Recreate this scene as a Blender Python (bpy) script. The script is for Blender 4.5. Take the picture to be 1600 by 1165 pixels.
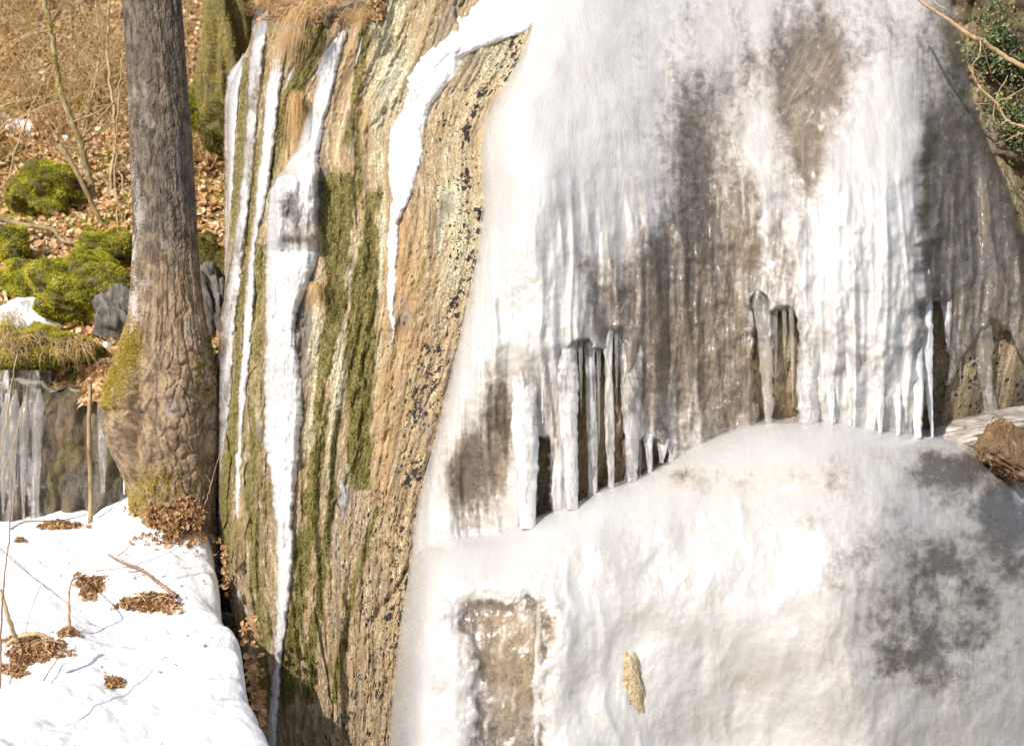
import bpy, math, random
import numpy as np
from mathutils import Vector

for o in list(bpy.data.objects): bpy.data.objects.remove(o)
SC = bpy.context.scene
COL = SC.collection
rng = np.random.default_rng(7)
random.seed(7)

# ------------------------------------------------------------------ camera, sky, sun, exposure
F = 2198.0          # focal length in photo pixels (1600 wide)
CZ = 1.6
cam = bpy.data.cameras.new('camera'); co = bpy.data.objects.new('camera', cam); COL.objects.link(co)
co.location = (0, 0, CZ); co.rotation_euler = (math.radians(90), 0, 0)
cam.sensor_width = 36; cam.lens = F / 1600 * 36; cam.clip_end = 400
cam.dof.use_dof = True; cam.dof.focus_distance = 7.0; cam.dof.aperture_fstop = 2.8
SC.camera = co
SUN = Vector((-0.47, -0.68, 0.56)).normalized()
el = math.asin(SUN.z); az = math.atan2(SUN.x, SUN.y)
w = bpy.data.worlds.new('World'); SC.world = w; w.use_nodes = True
nt = w.node_tree
sky = nt.nodes.new('ShaderNodeTexSky'); sky.sky_type = 'NISHITA'; sky.sun_disc = False
sky.sun_elevation = el; sky.sun_rotation = az
bg = nt.nodes['Background']; bg.inputs['Strength'].default_value = 0.13
nt.links.new(sky.outputs[0], bg.inputs['Color'])
sl = bpy.data.lights.new('sun', 'SUN'); sl.energy = 4.35; sl.angle = math.radians(0.5); sl.color = (1.0, 0.93, 0.82)
so = bpy.data.objects.new('sun', sl); COL.objects.link(so)
so.rotation_euler = SUN.to_track_quat('Z', 'Y').to_euler(); so.location = (-6, -6, 8)
vs = SC.view_settings; vs.view_transform = 'Standard'; vs.look = 'None'; vs.gamma = 1; vs.use_curve_mapping = False
vs.exposure = 0.35
SC.render.resolution_x = 1024; SC.render.resolution_y = 745

# ------------------------------------------------------------------ numeric helpers
def mk_perm(seed): return np.random.default_rng(seed).permutation(256)
PERM = {}
def perlin(x, y, seed=0):
    if seed not in PERM:
        p = mk_perm(seed + 100); PERM[seed] = np.concatenate([p, p, p])
    p = PERM[seed]
    x = np.asarray(x, float); y = np.asarray(y, float); x, y = np.broadcast_arrays(x, y)
    xi = np.floor(x).astype(int); yi = np.floor(y).astype(int)
    xf = x - xi; yf = y - yi
    xi &= 255; yi &= 255
    u = xf**3*(xf*(xf*6-15)+10); v = yf**3*(yf*(yf*6-15)+10)
    def g(ix, iy, dx, dy):
        a = p[p[ix & 255] + (iy & 255)] * (2*np.pi/256)
        return np.cos(a)*dx + np.sin(a)*dy
    n00 = g(xi, yi, xf, yf); n10 = g(xi+1, yi, xf-1, yf)
    n01 = g(xi, yi+1, xf, yf-1); n11 = g(xi+1, yi+1, xf-1, yf-1)
    return ((n00*(1-u)+n10*u)*(1-v) + (n01*(1-u)+n11*u)*v) * 1.5
def fbm(x, y, octv=4, seed=0, gain=.5):
    r = 0; a = 1; f = 1
    for k in range(octv):
        r = r + a*perlin(np.asarray(x)*f+17*k, np.asarray(y)*f-9*k, seed+k); a *= gain; f *= 2.03
    return r
def ridged(x, y, octv=4, seed=0, gain=.5):
    r = 0; a = 1; f = 1
    for k in range(octv):
        r = r + a*(1-2*np.abs(perlin(np.asarray(x)*f+11*k, np.asarray(y)*f+5*k, seed+k))); a *= gain; f *= 2.03
    return r
def worley(x, y, seed=0):
    x = np.asarray(x, float); y = np.asarray(y, float); x, y = np.broadcast_arrays(x, y)
    xi = np.floor(x); yi = np.floor(y)
    f1 = np.full(x.shape, 9.0); f2 = np.full(x.shape, 9.0); idv = np.zeros(x.shape)
    for dx in (-1, 0, 1):
        for dy in (-1, 0, 1):
            cx = xi+dx; cy = yi+dy
            h = np.sin(cx*127.1+cy*311.7+seed*13.7)*43758.5453; h1 = h-np.floor(h)
            h = np.sin(cx*269.5+cy*183.3+seed*7.3)*43758.5453; h2 = h-np.floor(h)
            d = np.hypot(cx+h1-x, cy+h2-y)
            nf1 = np.minimum(f1, d); idv = np.where(d < f1, h1, idv)
            f2 = np.where(d < f1, f1, np.minimum(f2, d)); f1 = nf1
    return f1, f2, idv
def ss(a, b, x):
    t = np.clip((np.asarray(x, float)-a)/(b-a), 0, 1); return t*t*(3-2*t)
def gs(u, v, cu, cv, su, sv): return np.exp(-((u-cu)/su)**2-((v-cv)/sv)**2)
def P(u, v, y):
    return (np.asarray(u)-800)/F*y, np.asarray(y)*1.0, CZ+(582.5-np.asarray(v))/F*y
def poly(pts):          # pts: (v, value) -> interpolator
    a = np.array(pts, float); a = a[np.argsort(a[:, 0])]
    # smooth the polyline a little
    vv = np.linspace(a[0, 0], a[-1, 0], 400); zz = np.interp(vv, a[:, 0], a[:, 1])
    k = 9; zp = np.concatenate([np.full(k, zz[0]), zz, np.full(k, zz[-1])]); zz2 = np.convolve(zp, np.ones(2*k+1)/(2*k+1), 'valid')
    return lambda v: np.interp(v, vv, zz2)

# ------------------------------------------------------------------ mesh helpers
def setattrs(me, uv=None, masks=None):
    nl = len(me.loops); li = np.empty(nl, np.int32); me.loops.foreach_get('vertex_index', li)
    if uv is not None:
        l = me.uv_layers.new(name='flow'); l.data.foreach_set('uv', uv[li].astype(np.float32).ravel())
    if masks is not None:
        for k, a in masks.items():
            at = me.attributes.new(k, 'FLOAT', 'POINT'); at.data.foreach_set('value', np.asarray(a, np.float32).ravel())
def raw_mesh(name, V, faces, mat, parent=None, smooth=True, uv=None, masks=None):
    V = np.asarray(V, np.float32); faces = np.asarray(faces, np.int32)
    me = bpy.data.meshes.new(name)
    n, k = faces.shape
    me.vertices.add(len(V)); me.vertices.foreach_set('co', V.ravel())
    me.loops.add(n*k); me.loops.foreach_set('vertex_index', faces.ravel())
    me.polygons.add(n); me.polygons.foreach_set('loop_start', np.arange(0, n*k, k, dtype=np.int32))
    me.polygons.foreach_set('loop_total', np.full(n, k, np.int32))
    me.polygons.foreach_set('use_smooth', np.full(n, smooth, bool))
    me.update(calc_edges=True); me.validate()
    setattrs(me, uv, masks)
    me.materials.append(mat)
    o = bpy.data.objects.new(name, me); COL.objects.link(o)
    if parent is not None:
        o.parent = parent
        o.matrix_parent_inverse = parent.matrix_basis.inverted()
    return o
def grid_mesh(name, X, Y, Z, mat, parent=None, mask=None, uv=None, masks=None, wrap=False):
    H, W = X.shape
    V = np.stack([X, Y, Z], -1).reshape(-1, 3)
    idx = np.arange(H*W).reshape(H, W)
    if wrap:
        nx = np.roll(idx, -1, 1); a = idx[:-1]; b = nx[:-1]; c = nx[1:]; d = idx[1:]
    else:
        a = idx[:-1, :-1]; b = idx[:-1, 1:]; c = idx[1:, 1:]; d = idx[1:, :-1]
    f = np.stack([a, d, c, b], -1).reshape(-1, 4)
    if mask is not None:
        mk = mask.reshape(-1)
        keep = mk[f].all(1); f = f[keep]
        used = np.zeros(H*W, bool); used[f.ravel()] = True
        rm = np.cumsum(used)-1; f = rm[f]; V = V[used]
        if uv is not None: uv = uv.reshape(-1, 2)[used]
        if masks: masks = {k: np.broadcast_to(a, (H, W)).reshape(-1)[used] for k, a in masks.items()}
    else:
        if uv is not None: uv = uv.reshape(-1, 2)
        if masks: masks = {k: np.broadcast_to(a, (H, W)).reshape(-1) for k, a in masks.items()}
    return raw_mesh(name, V, f, mat, parent, True, uv, masks)
def tag(o, label=None, cat=None, group=None, kind=None):
    if label: o['label'] = label
    if cat: o['category'] = cat
    if group: o['group'] = group
    if kind: o['kind'] = kind
    return o
def empty(name, loc, label, cat, group=None):
    o = bpy.data.objects.new(name, None); COL.objects.link(o); o.location = loc; o.empty_display_size = .1
    return tag(o, label, cat, group)

class Tubes:
    def __init__(s): s.V = []; s.Fc = []; s.n = 0
    def add(s, pts, rad, sides=6):
        pts = np.asarray(pts, float); n = len(pts); rad = np.broadcast_to(np.asarray(rad, float), (n,))
        T = np.gradient(pts, axis=0); T /= np.linalg.norm(T, axis=1, keepdims=True)+1e-9
        ref = np.array([0.13, 0.97, 0.2]) if abs(T[0, 1]) < .8 else np.array([1., 0, 0.1])
        A = np.cross(T, ref); A /= np.linalg.norm(A, axis=1, keepdims=True)+1e-9; B = np.cross(T, A)
        th = np.arange(sides)/sides*2*np.pi
        ring = pts[:, None]+rad[:, None, None]*(np.cos(th)[None, :, None]*A[:, None]+np.sin(th)[None, :, None]*B[:, None])
        idx = np.arange(n*sides).reshape(n, sides)+s.n; nx = np.roll(idx, -1, 1)
        s.V.append(ring.reshape(-1, 3)); s.Fc.append(np.stack([idx[:-1], nx[:-1], nx[1:], idx[1:]], -1).reshape(-1, 4)); s.n += n*sides
    def build(s, name, mat, parent=None):
        return raw_mesh(name, np.concatenate(s.V), np.concatenate(s.Fc), mat, parent)
def curve(pts, n=12, wob=0.0):
    pts = np.asarray(pts, float); t = np.linspace(0, len(pts)-1, n*(len(pts)-1)+1)
    k = np.arange(len(pts))
    try:
        out = []
        P0 = np.vstack([2*pts[0]-pts[1], pts, 2*pts[-1]-pts[-2]])
        for tt in t:
            i = min(int(tt), len(pts)-2); f = tt-i
            p0, p1, p2, p3 = P0[i], P0[i+1], P0[i+2], P0[i+3]
            out.append(.5*((2*p1)+(-p0+p2)*f+(2*p0-5*p1+4*p2-p3)*f*f+(-p0+3*p1-3*p2+p3)*f**3))
        out = np.array(out)
    except Exception:
        out = np.stack([np.interp(t, k, pts[:, j]) for j in range(3)], 1)
    if wob: out[1:-1] += rng.normal(0, wob, (len(out)-2, 3))
    return out
def leaves_arrays(C, N, size, curl=.35):
    """C (n,3) centres, N (n,3) normals, size (n,) -> verts, tris, rnd"""
    n = len(C)
    N = N/np.linalg.norm(N, axis=1, keepdims=True)
    R = rng.normal(size=(n, 3)); A = np.cross(N, R); A /= np.linalg.norm(A, axis=1, keepdims=True)+1e-9; B = np.cross(N, A)
    s = size[:, None]
    cu = rng.uniform(-curl, curl*1.5, (n, 1)); w_ = rng.uniform(.22, .42, (n, 1))
    v0 = C-A*s*.5+N*s*cu*.5
    v3 = C+A*s*.5+N*s*cu*rng.uniform(.2, 1.2, (n, 1))
    v1 = C-A*s*.12+B*s*w_+N*s*rng.uniform(-.05, .3, (n, 1))
    v2 = C-A*s*.12-B*s*w_+N*s*rng.uniform(-.05, .3, (n, 1))
    v4 = C+A*s*.22+B*s*w_*.75+N*s*rng.uniform(-.05, .35, (n, 1))
    v5 = C+A*s*.22-B*s*w_*.75+N*s*rng.uniform(-.05, .35, (n, 1))
    v6 = C+A*s*.03
    V = np.stack([v0, v1, v2, v3, v4, v5, v6], 1)
    f = np.array([[0, 6, 1], [0, 2, 6], [1, 6, 4], [2, 5, 6], [4, 6, 3], [5, 3, 6]])
    Fc = (np.arange(n)*7)[:, None, None]+f[None]
    rnd = np.repeat(rng.random(n), 7)
    return V.reshape(-1, 3), Fc.reshape(-1, 3), rnd
def leaves_obj(name, C, N, size, mat, parent=None, curl=.35):
    V, Fc, r = leaves_arrays(np.asarray(C, float), np.asarray(N, float), np.asarray(size, float), curl)
    return raw_mesh(name, V, Fc, mat, parent, False, None, {'rnd': r})
def blades_arrays(C, N, length, width, jit=.5):
    n = len(C)
    N = N/np.linalg.norm(N, axis=1, keepdims=True)
    D = N+rng.normal(0, jit, (n, 3)); D /= np.linalg.norm(D, axis=1, keepdims=True)
    R = rng.normal(size=(n, 3)); A = np.cross(D, R); A /= np.linalg.norm(A, axis=1, keepdims=True)+1e-9
    L = (length*rng.uniform(.5, 1.2, n))[:, None]; W = (width*rng.uniform(.6, 1.2, n))[:, None]
    V = np.stack([C-A*W-D*L*.25, C+A*W-D*L*.25, C+D*L], 1)
    Fc = np.arange(n*3).reshape(n, 3)
    return V.reshape(-1, 3), Fc, np.repeat(rng.random(n), 3)

# ------------------------------------------------------------------ materials
class NB:
    def __init__(s, name):
        s.m = bpy.data.materials.new(name); s.m.use_nodes = True; s.t = s.m.node_tree; s.n = s.t.nodes
        for x in list(s.n): s.n.remove(x)
        s.out = s.n.new('ShaderNodeOutputMaterial')
    def L(s, a, b): s.t.links.new(a, b)
    def put(s, inp, v):
        if hasattr(v, 'is_linked') or hasattr(v, 'links'): s.L(v, inp)
        else:
            if inp.type == 'RGBA' and len(v) == 3: v = (*v, 1)
            inp.default_value = v
    def attr(s, name): n = s.n.new('ShaderNodeAttribute'); n.attribute_name = name; return n.outputs['Fac']
    def uv(s): n = s.n.new('ShaderNodeUVMap'); n.uv_map = 'flow'; return n.outputs[0]
    def obj(s): return s.n.new('ShaderNodeTexCoord').outputs['Object']
    def map(s, vec, sc): n = s.n.new('ShaderNodeMapping'); s.L(vec, n.inputs[0]); n.inputs['Scale'].default_value = sc; return n.outputs[0]
    def noise(s, vec, scale, detail=5, rough=.55, dist=0.0, out='Fac'):
        n = s.n.new('ShaderNodeTexNoise'); s.L(vec, n.inputs['Vector']); n.inputs['Scale'].default_value = scale
        n.inputs['Detail'].default_value = detail; n.inputs['Roughness'].default_value = rough; n.inputs['Distortion'].default_value = dist
        return n.outputs[out]
    def vor(s, vec, scale, feat='F1', out='Distance', rnd=1.0):
        n = s.n.new('ShaderNodeTexVoronoi'); n.feature = feat; s.L(vec, n.inputs['Vector']); n.inputs['Scale'].default_value = scale
        n.inputs['Randomness'].default_value = rnd
        return n.outputs[out]
    def ramp(s, f, a, b, lo=0.0, hi=1.0):
        n = s.n.new('ShaderNodeMapRange'); n.interpolation_type = 'SMOOTHSTEP'; s.put(n.inputs[0], f)
        n.inputs[1].default_value = a; n.inputs[2].default_value = b; n.inputs[3].default_value = lo; n.inputs[4].default_value = hi
        return n.outputs[0]
    def math(s, op, a, b=0.0, clamp=False):
        n = s.n.new('ShaderNodeMath'); n.operation = op; n.use_clamp = clamp; s.put(n.inputs[0], a); s.put(n.inputs[1], b); return n.outputs[0]
    def mix(s, f, a, b, mode='MIX'):
        n = s.n.new('ShaderNodeMix'); n.data_type = 'RGBA'; n.blend_type = mode; n.clamp_result = False
        s.put(n.inputs[0], f); s.put(n.inputs[6], a); s.put(n.inputs[7], b); return n.outputs[2]
    def bump(s, h, dist, strength=1.0, normal=None):
        n = s.n.new('ShaderNodeBump'); s.L(h, n.inputs['Height']); n.inputs['Distance'].default_value = dist; n.inputs['Strength'].default_value = strength
        if normal is not None: s.L(normal, n.inputs['Normal'])
        return n.outputs[0]
    def pbr(s, **k):
        n = s.n.new('ShaderNodeBsdfPrincipled')
        for a, v in k.items(): s.put(n.inputs[a.replace('_', ' ')], v)
        return n.outputs[0]
    def done(s, sh): s.L(sh, s.out.inputs[0]); return s.m

def mat_rock(name, base, pale, dark, wetdark=False):
    b = NB(name); uv = b.uv(); st = b.map(uv, (1, .07, 1)); s2_ = b.map(uv, (1, .22, 1))
    n1 = b.noise(st, 9, 7, .68, .12); n2 = b.noise(s2_, 34, 6, .75, .1); n3 = b.noise(uv, 60, 4, .7); n4 = b.noise(uv, 3.0, 4, .6)
    nf = b.noise(b.map(uv, (1, .45, 1)), 90, 4, .75)
    c = b.mix(b.ramp(n1, .35, .65), base, [x*.55 for x in base])
    c = b.mix(b.math('MULTIPLY', b.ramp(n2, .5, .72), .7), c, pale)
    c = b.mix(b.math('MULTIPLY', b.ramp(n2, .47, .3), .7), c, dark)
    c = b.mix(b.math('MULTIPLY', b.ramp(nf, .53, .42, 0, .85), b.ramp(n4, .35, .65, .3, 1)), c, [x*.5 for x in base])
    sp = b.noise(b.map(uv, (1, .5, 1)), 130, 4, .7); sp2 = b.noise(b.map(uv, (1, .35, 1)), 55, 5, .75)
    cover = b.ramp(b.noise(b.map(uv, (1, .2, 1)), 8, 4, .6), .35, .65, .25, 1)
    c = b.mix(b.math('MULTIPLY', b.ramp(sp, .52, .45, 0, .8), cover), c, [x*.30 for x in base])
    c = b.mix(b.math('MULTIPLY', b.ramp(sp2, .54, .62, 0, .8), cover), c, pale)
    c = b.mix(b.math('MULTIPLY', b.attr('pale'), b.ramp(n1, .25, .6, .5, 1)), c, b.mix(b.ramp(sp, .44, .56), [x*.45 for x in pale], [min(.8, x*1.15) for x in pale]))
    c = b.mix(b.attr('orange'), c, b.mix(b.ramp(n2, .3, .7), (.36, .19, .07), (.52, .33, .15)))
    c = b.mix(b.attr('grey'), c, b.mix(b.ramp(n2, .35, .65), (.10, .09, .085), (.27, .25, .24)))
    dstk = b.noise(b.map(uv, (1, .09, 1)), 16, 6, .7, .15)
    c = b.mix(b.math('MULTIPLY', b.ramp(dstk, .54, .66), .75), c, (.13, .085, .045))
    c = b.mix(b.math('MULTIPLY', b.ramp(dstk, .43, .34), .5), c, pale)
    # black crusty lichen: irregular spots of mixed size
    v1 = b.vor(b.map(uv, (1, .8, 1)), 30); v2 = b.vor(uv, 75); big = b.noise(uv, 12, 4, .7)
    wob = b.math('MULTIPLY', b.math('SUBTRACT', n3, .5), .5)
    th = b.math('MULTIPLY', b.attr('dots'), b.ramp(big, .38, .64, .16, .56))
    d1 = b.ramp(b.math('SUBTRACT', b.math('ADD', v1, wob), th), .05, -.03)
    d2 = b.ramp(b.math('SUBTRACT', b.math('ADD', v2, wob), b.math('MULTIPLY', th, .95)), .05, -.03)
    d = b.math('MULTIPLY', b.math('MAXIMUM', d1, d2), b.ramp(b.attr('dots'), .1, .3))
    c = b.mix(d, c, (.035, .03, .028))
    c = b.mix(b.math('MULTIPLY', b.attr('moss'), b.ramp(sp, .36, .52, .45, 1)), c, b.mix(b.ramp(nf, .4, .6), (.09, .08, .02), (.24, .20, .045)))
    c = b.mix(b.attr('wet'), c, b.mix(.62, c, (.02, .014, .008)))
    h = b.math('ADD', b.math('MULTIPLY', n1, 1.0), b.math('ADD', b.math('MULTIPLY', n2, .6), b.math('MULTIPLY', nf, .45)))
    h = b.math('ADD', h, b.math('MULTIPLY', sp, .6))
    nm = b.bump(h, .022, .9)
    return b.done(b.pbr(Base_Color=c, Roughness=b.ramp(n3, .3, .7, .6, .95), Normal=nm))

def mat_ice(name='cloudy_ice', dense=0.0, warm=(.56, .44, .31), sssw=.5, wh=(.52, .51, .51), wh2=(.43, .405, .385), coat=.8, dk=.45, bd=.022):
    """cloud attribute 1 = white bubble-filled ice, 0 = glassy ice that lets the rock show"""
    b = NB(name); uv = b.uv(); st = b.map(uv, (1, .34, 1))
    n1 = b.noise(st, 5, 6, .65, .8); n2 = b.noise(uv, 22, 6, .7, .5); n3 = b.noise(uv, 90, 4, .7); n0 = b.noise(uv, 2.2, 3, .5); ns = b.noise(b.map(uv, (1, .08, 1)), 14, 5, .7)
    nn = b.math('ADD', b.math('MULTIPLY', n1, .55), b.math('MULTIPLY', n2, .45))
    cl = b.math('ADD', b.attr('cloud'), b.math('MULTIPLY', b.math('SUBTRACT', nn, .5), 1.25))
    cl = b.math('ADD', cl, b.math('MULTIPLY', b.math('SUBTRACT', ns, .5), .22))
    cl = b.ramp(b.math('ADD', cl, dense), .1, 1.0)
    veins = b.ramp(b.vor(b.mix(.12, uv, b.noise(uv, 7, 4, .6, 0, 'Color')), 9, 'DISTANCE_TO_EDGE'), .0, .035, 1, 0)
    veins = b.math('MULTIPLY', veins, b.ramp(n2, .48, .64, 0, .5))
    v2 = b.ramp(b.vor(b.mix(.10, uv, b.noise(uv, 16, 4, .6, 0, 'Color')), 24, 'DISTANCE_TO_EDGE'), .0, .05, 1, 0)
    veins = b.math('MAXIMUM', veins, b.math('MULTIPLY', v2, b.ramp(n1, .5, .62, 0, .25)))
    cl = b.math('MAXIMUM', cl, veins)
    body = b.mix(b.math('MULTIPLY', b.attr('warm'), b.ramp(n1, .3, .7, .5, 1)), (.42, .385, .375), warm)
    body = b.mix(b.ramp(n2, .35, .6), b.mix(dk, body, (.12, .09, .07)), body)
    white = b.mix(b.math('MULTIPLY', b.ramp(n0, .35, .7), .5), wh, wh2)
    c = b.mix(cl, body, white)
    h = b.math('ADD', b.math('MULTIPLY', n1, .8), b.math('ADD', b.math('MULTIPLY', n2, .3), b.math('MULTIPLY', n3, b.ramp(n1, .42, .62, .03, .30))))
    nm = b.bump(h, bd, .5)
    p = b.pbr(Base_Color=c, Roughness=b.ramp(n2, .3, .7, .14, .34), IOR=1.33, Normal=nm, Subsurface_Weight=sssw, Subsurface_Radius=(1, .95, .9), Subsurface_Scale=.05, Coat_Weight=coat, Coat_Roughness=.06, Coat_Normal=nm)
    tr = b.n.new('ShaderNodeBsdfTransparent'); tr.inputs[0].default_value = (.93, .93, .93, 1)
    gl = b.n.new('ShaderNodeBsdfGlossy'); gl.inputs['Roughness'].default_value = .07; b.L(nm, gl.inputs['Normal'])
    fr = b.n.new('ShaderNodeFresnel'); fr.inputs[0].default_value = 1.31; b.L(nm, fr.inputs[1])
    m1 = b.n.new('ShaderNodeMixShader'); b.L(fr.outputs[0], m1.inputs[0]); b.L(tr.outputs[0], m1.inputs[1]); b.L(gl.outputs[0], m1.inputs[2])
    m2 = b.n.new('ShaderNodeMixShader'); b.L(b.ramp(cl, 0, .85, .27, 1), m2.inputs[0]); b.L(m1.outputs[0], m2.inputs[1]); b.L(p, m2.inputs[2])
    return b.done(m2.outputs[0])

def mat_icicle():
    b = NB('icicle_ice'); uv = b.uv()
    ob = b.obj(); n1 = b.noise(b.map(ob, (1, 1, .25)), 30, 5, .65, .5); n2 = b.noise(ob, 120, 4, .7)
    cl = b.ramp(b.math('ADD', b.attr('cloud'), b.math('MULTIPLY', b.math('SUBTRACT', n1, .5), 1.6)), .1, .9)
    nm = b.bump(b.math('ADD', n1, b.math('MULTIPLY', n2, .25)), .012, .6)
    c = b.mix(cl, (.60, .56, .53), (.80, .80, .81))
    p = b.pbr(Base_Color=c, Roughness=.15, IOR=1.31, Normal=nm, Subsurface_Weight=.4, Subsurface_Radius=(1, .95, .9), Subsurface_Scale=.02, Coat_Weight=.5, Coat_Roughness=.06)
    g = b.pbr(Base_Color=(.96, .96, .97), Roughness=.06, IOR=1.31, Transmission_Weight=1.0, Normal=nm)
    tr = b.n.new('ShaderNodeBsdfTransparent')
    m0 = b.n.new('ShaderNodeMixShader'); m0.inputs[0].default_value = .6; b.L(g, m0.inputs[2]); b.L(tr.outputs[0], m0.inputs[1])
    m = b.n.new('ShaderNodeMixShader'); b.L(b.ramp(cl, 0, 1, .14, .68), m.inputs[0]); b.L(m0.outputs[0], m.inputs[1]); b.L(p, m.inputs[2])
    return b.done(m.outputs[0])

def mat_snow():
    b = NB('snow'); ob = b.obj(); n1 = b.noise(ob, 7, 5, .6); n2 = b.noise(ob, 60, 5, .75); n3 = b.noise(ob, 400, 2, .6)
    c = b.mix(b.ramp(n1, .3, .7), (.76, .765, .78), (.82, .82, .825))
    dirt = b.ramp(b.math('ADD', b.vor(ob, 21), b.math('MULTIPLY', b.math('SUBTRACT', n2, .5), .5)), .06, .03)
    dirt = b.math('MULTIPLY', dirt, b.ramp(n1, .54, .62))
    c = b.mix(b.math('MULTIPLY', dirt, .8), c, (.12, .08, .05))
    h = b.math('ADD', b.math('MULTIPLY', n1, 1.0), b.math('ADD', b.math('MULTIPLY', n2, .22), b.math('MULTIPLY', n3, .06)))
    return b.done(b.pbr(Base_Color=c, Roughness=.6, Normal=b.bump(h, .05, .6), Subsurface_Weight=.3, Subsurface_Radius=(1, 1, 1), Subsurface_Scale=.02))

def mat_leaf(name, cols, trans=.25, rough=.75):
    b = NB(name); r = b.attr('rnd'); cr = b.n.new('ShaderNodeValToRGB'); b.L(r, cr.inputs[0])
    e = cr.color_ramp.elements
    while len(e) < len(cols): e.new(.5)
    for i, cc in enumerate(cols): e[i].position = i/(len(cols)-1); e[i].color = (*cc, 1)
    n = b.noise(b.obj(), 90, 3, .6)
    c = b.mix(b.ramp(n, .4, .75, 0, .3), cr.outputs[0], b.mix(.75, cr.outputs[0], (0, 0, 0)))
    d = b.pbr(Base_Color=c, Roughness=rough)
    t = b.n.new('ShaderNodeBsdfTranslucent'); b.put(t.inputs[0], c)
    m = b.n.new('ShaderNodeMixShader'); m.inputs[0].default_value = trans; b.L(d, m.inputs[1]); b.L(t.outputs[0], m.inputs[2])
    return b.done(m.outputs[0])

def mat_soil():
    b = NB('forest_soil'); ob = b.obj(); n1 = b.noise(ob, 4, 6, .65); n2 = b.noise(ob, 30, 6, .75); v = b.vor(ob, 28, 'F1', 'Color')
    bw = b.n.new('ShaderNodeRGBToBW'); b.L(v, bw.inputs[0])
    c = b.mix(b.ramp(bw.outputs[0], .2, .8), (.30, .17, .07), (.64, .43, .23))
    c = b.mix(b.ramp(n2, .55, .4), c, (.05, .028, .014))
    c = b.mix(b.ramp(n1, .54, .64), c, (.26, .27, .04))
    h = b.math('ADD', n2, b.math('MULTIPLY', bw.outputs[0], .4))
    return b.done(b.pbr(Base_Color=c, Roughness=.9, Normal=b.bump(h, .05, .9)))

def mat_wood(name, c1, c2, sc=40, bd=.004):
    b = NB(name); ob = b.obj(); n1 = b.noise(b.map(ob, (1, 1, .3)), sc, 5, .7); n2 = b.noise(ob, 6, 3, .6)
    c = b.mix(b.ramp(b.math('ADD', b.math('MULTIPLY', n1, .6), b.math('MULTIPLY', n2, .4)), .38, .62), c1, c2)
    return b.done(b.pbr(Base_Color=c, Roughness=.8, Normal=b.bump(n1, bd, .8)))

def mat_bark():
    b = NB('tree_bark'); uv = b.uv(); st = b.map(uv, (1, .4, 1))
    n1 = b.noise(st, 28, 6, .7, .5); n2 = b.noise(uv, 70, 5, .75); n0 = b.noise(b.map(uv, (1, .5, 1)), 9, 4, .6)
    grey = b.mix(b.ramp(n1, .35, .65), (.045, .037, .032), (.20, .16, .13))
    tan = b.mix(b.ramp(n1, .35, .65), (.12, .078, .045), (.40, .285, .18))
    c = b.mix(b.attr('warm'), grey, tan)
    c = b.mix(b.math('MULTIPLY', b.attr('pale'), b.ramp(b.math('ADD', b.math('MULTIPLY', n2, .5), b.math('MULTIPLY', n0, .5)), .5, .58)), c, (.62, .58, .54))
    c = b.mix(b.math('MULTIPLY', b.ramp(n0, .6, .66), .5), c, (.42, .36, .34))
    c = b.mix(b.attr('moss'), c, b.mix(b.ramp(n2, .4, .6), (.15, .10, .015), (.40, .30, .06)))
    h = b.math('ADD', n1, b.math('MULTIPLY', n2, .5))
    return b.done(b.pbr(Base_Color=c, Roughness=.85, Normal=b.bump(h, .02, .9)))

M_cliff = mat_rock('cliff_rock', (.58, .42, .24), (.84, .72, .50), (.22, .14, .075))
M_dark = mat_rock('dark_rock', (.15, .115, .075), (.30, .25, .19), (.035, .03, .022))
M_brown = mat_rock('brown_rock', (.26, .15, .07), (.45, .36, .26), (.05, .03, .02))
M_ice = mat_ice('cloudy_ice')
M_mound = mat_ice('mound_ice', .0, warm=(.62, .49, .34), wh=(.49, .48, .475), wh2=(.41, .385, .365), coat=.45, dk=.2, bd=.012)
M_strip = mat_ice('flow_ice', .0, wh=(.58, .575, .585), wh2=(.46, .455, .465))
M_greyice = mat_ice('thin_ice', 0.0, (.30, .28, .24))
M_icicle = mat_icicle()
M_snow = mat_snow()
M_leaf = mat_leaf('dry_leaf', [(.44, .22, .08), (.72, .45, .20), (.84, .60, .34), (.88, .74, .52), (.60, .35, .15)])
M_leafd = mat_leaf('brown_leaf', [(.24, .12, .06), (.46, .26, .12), (.64, .42, .22), (.34, .18, .09)])
M_moss = mat_leaf('green_moss', [(.12, .12, .012), (.34, .35, .025), (.64, .62, .05), (.86, .78, .15)], .4)
M_mossd = mat_leaf('olive_moss', [(.08, .08, .013), (.17, .15, .025), (.27, .23, .045), (.11, .10, .018)], .2)
M_mossy = mat_leaf('ochre_moss', [(.36, .26, .03), (.60, .46, .07), (.72, .58, .14), (.48, .36, .05)], .3)
M_grass = mat_leaf('straw_grass', [(.40, .22, .08), (.66, .44, .20), (.80, .62, .36), (.50, .28, .11)], .4)
M_brush = mat_leaf('dry_stalk', [(.50, .32, .14), (.84, .63, .33), (.90, .74, .44), (.66, .44, .20)], .4)
M_soil = mat_soil()
M_twig = mat_wood('twig_bark', (.14, .08, .055), (.30, .19, .12), 60, .002)
M_twigl = mat_wood('pale_twig', (.36, .24, .13), (.56, .41, .24), 60, .002)
M_branch = mat_wood('fallen_wood', (.16, .09, .06), (.36, .24, .16), 50, .003)
M_sap = mat_wood('sapling_bark', (.17, .12, .06), (.40, .31, .17), 30, .004)
M_bark = mat_bark()
M_ever = mat_leaf('evergreen', [(.05, .08, .03), (.12, .17, .08), (.34, .34, .14), (.08, .12, .06)], .15)

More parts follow.
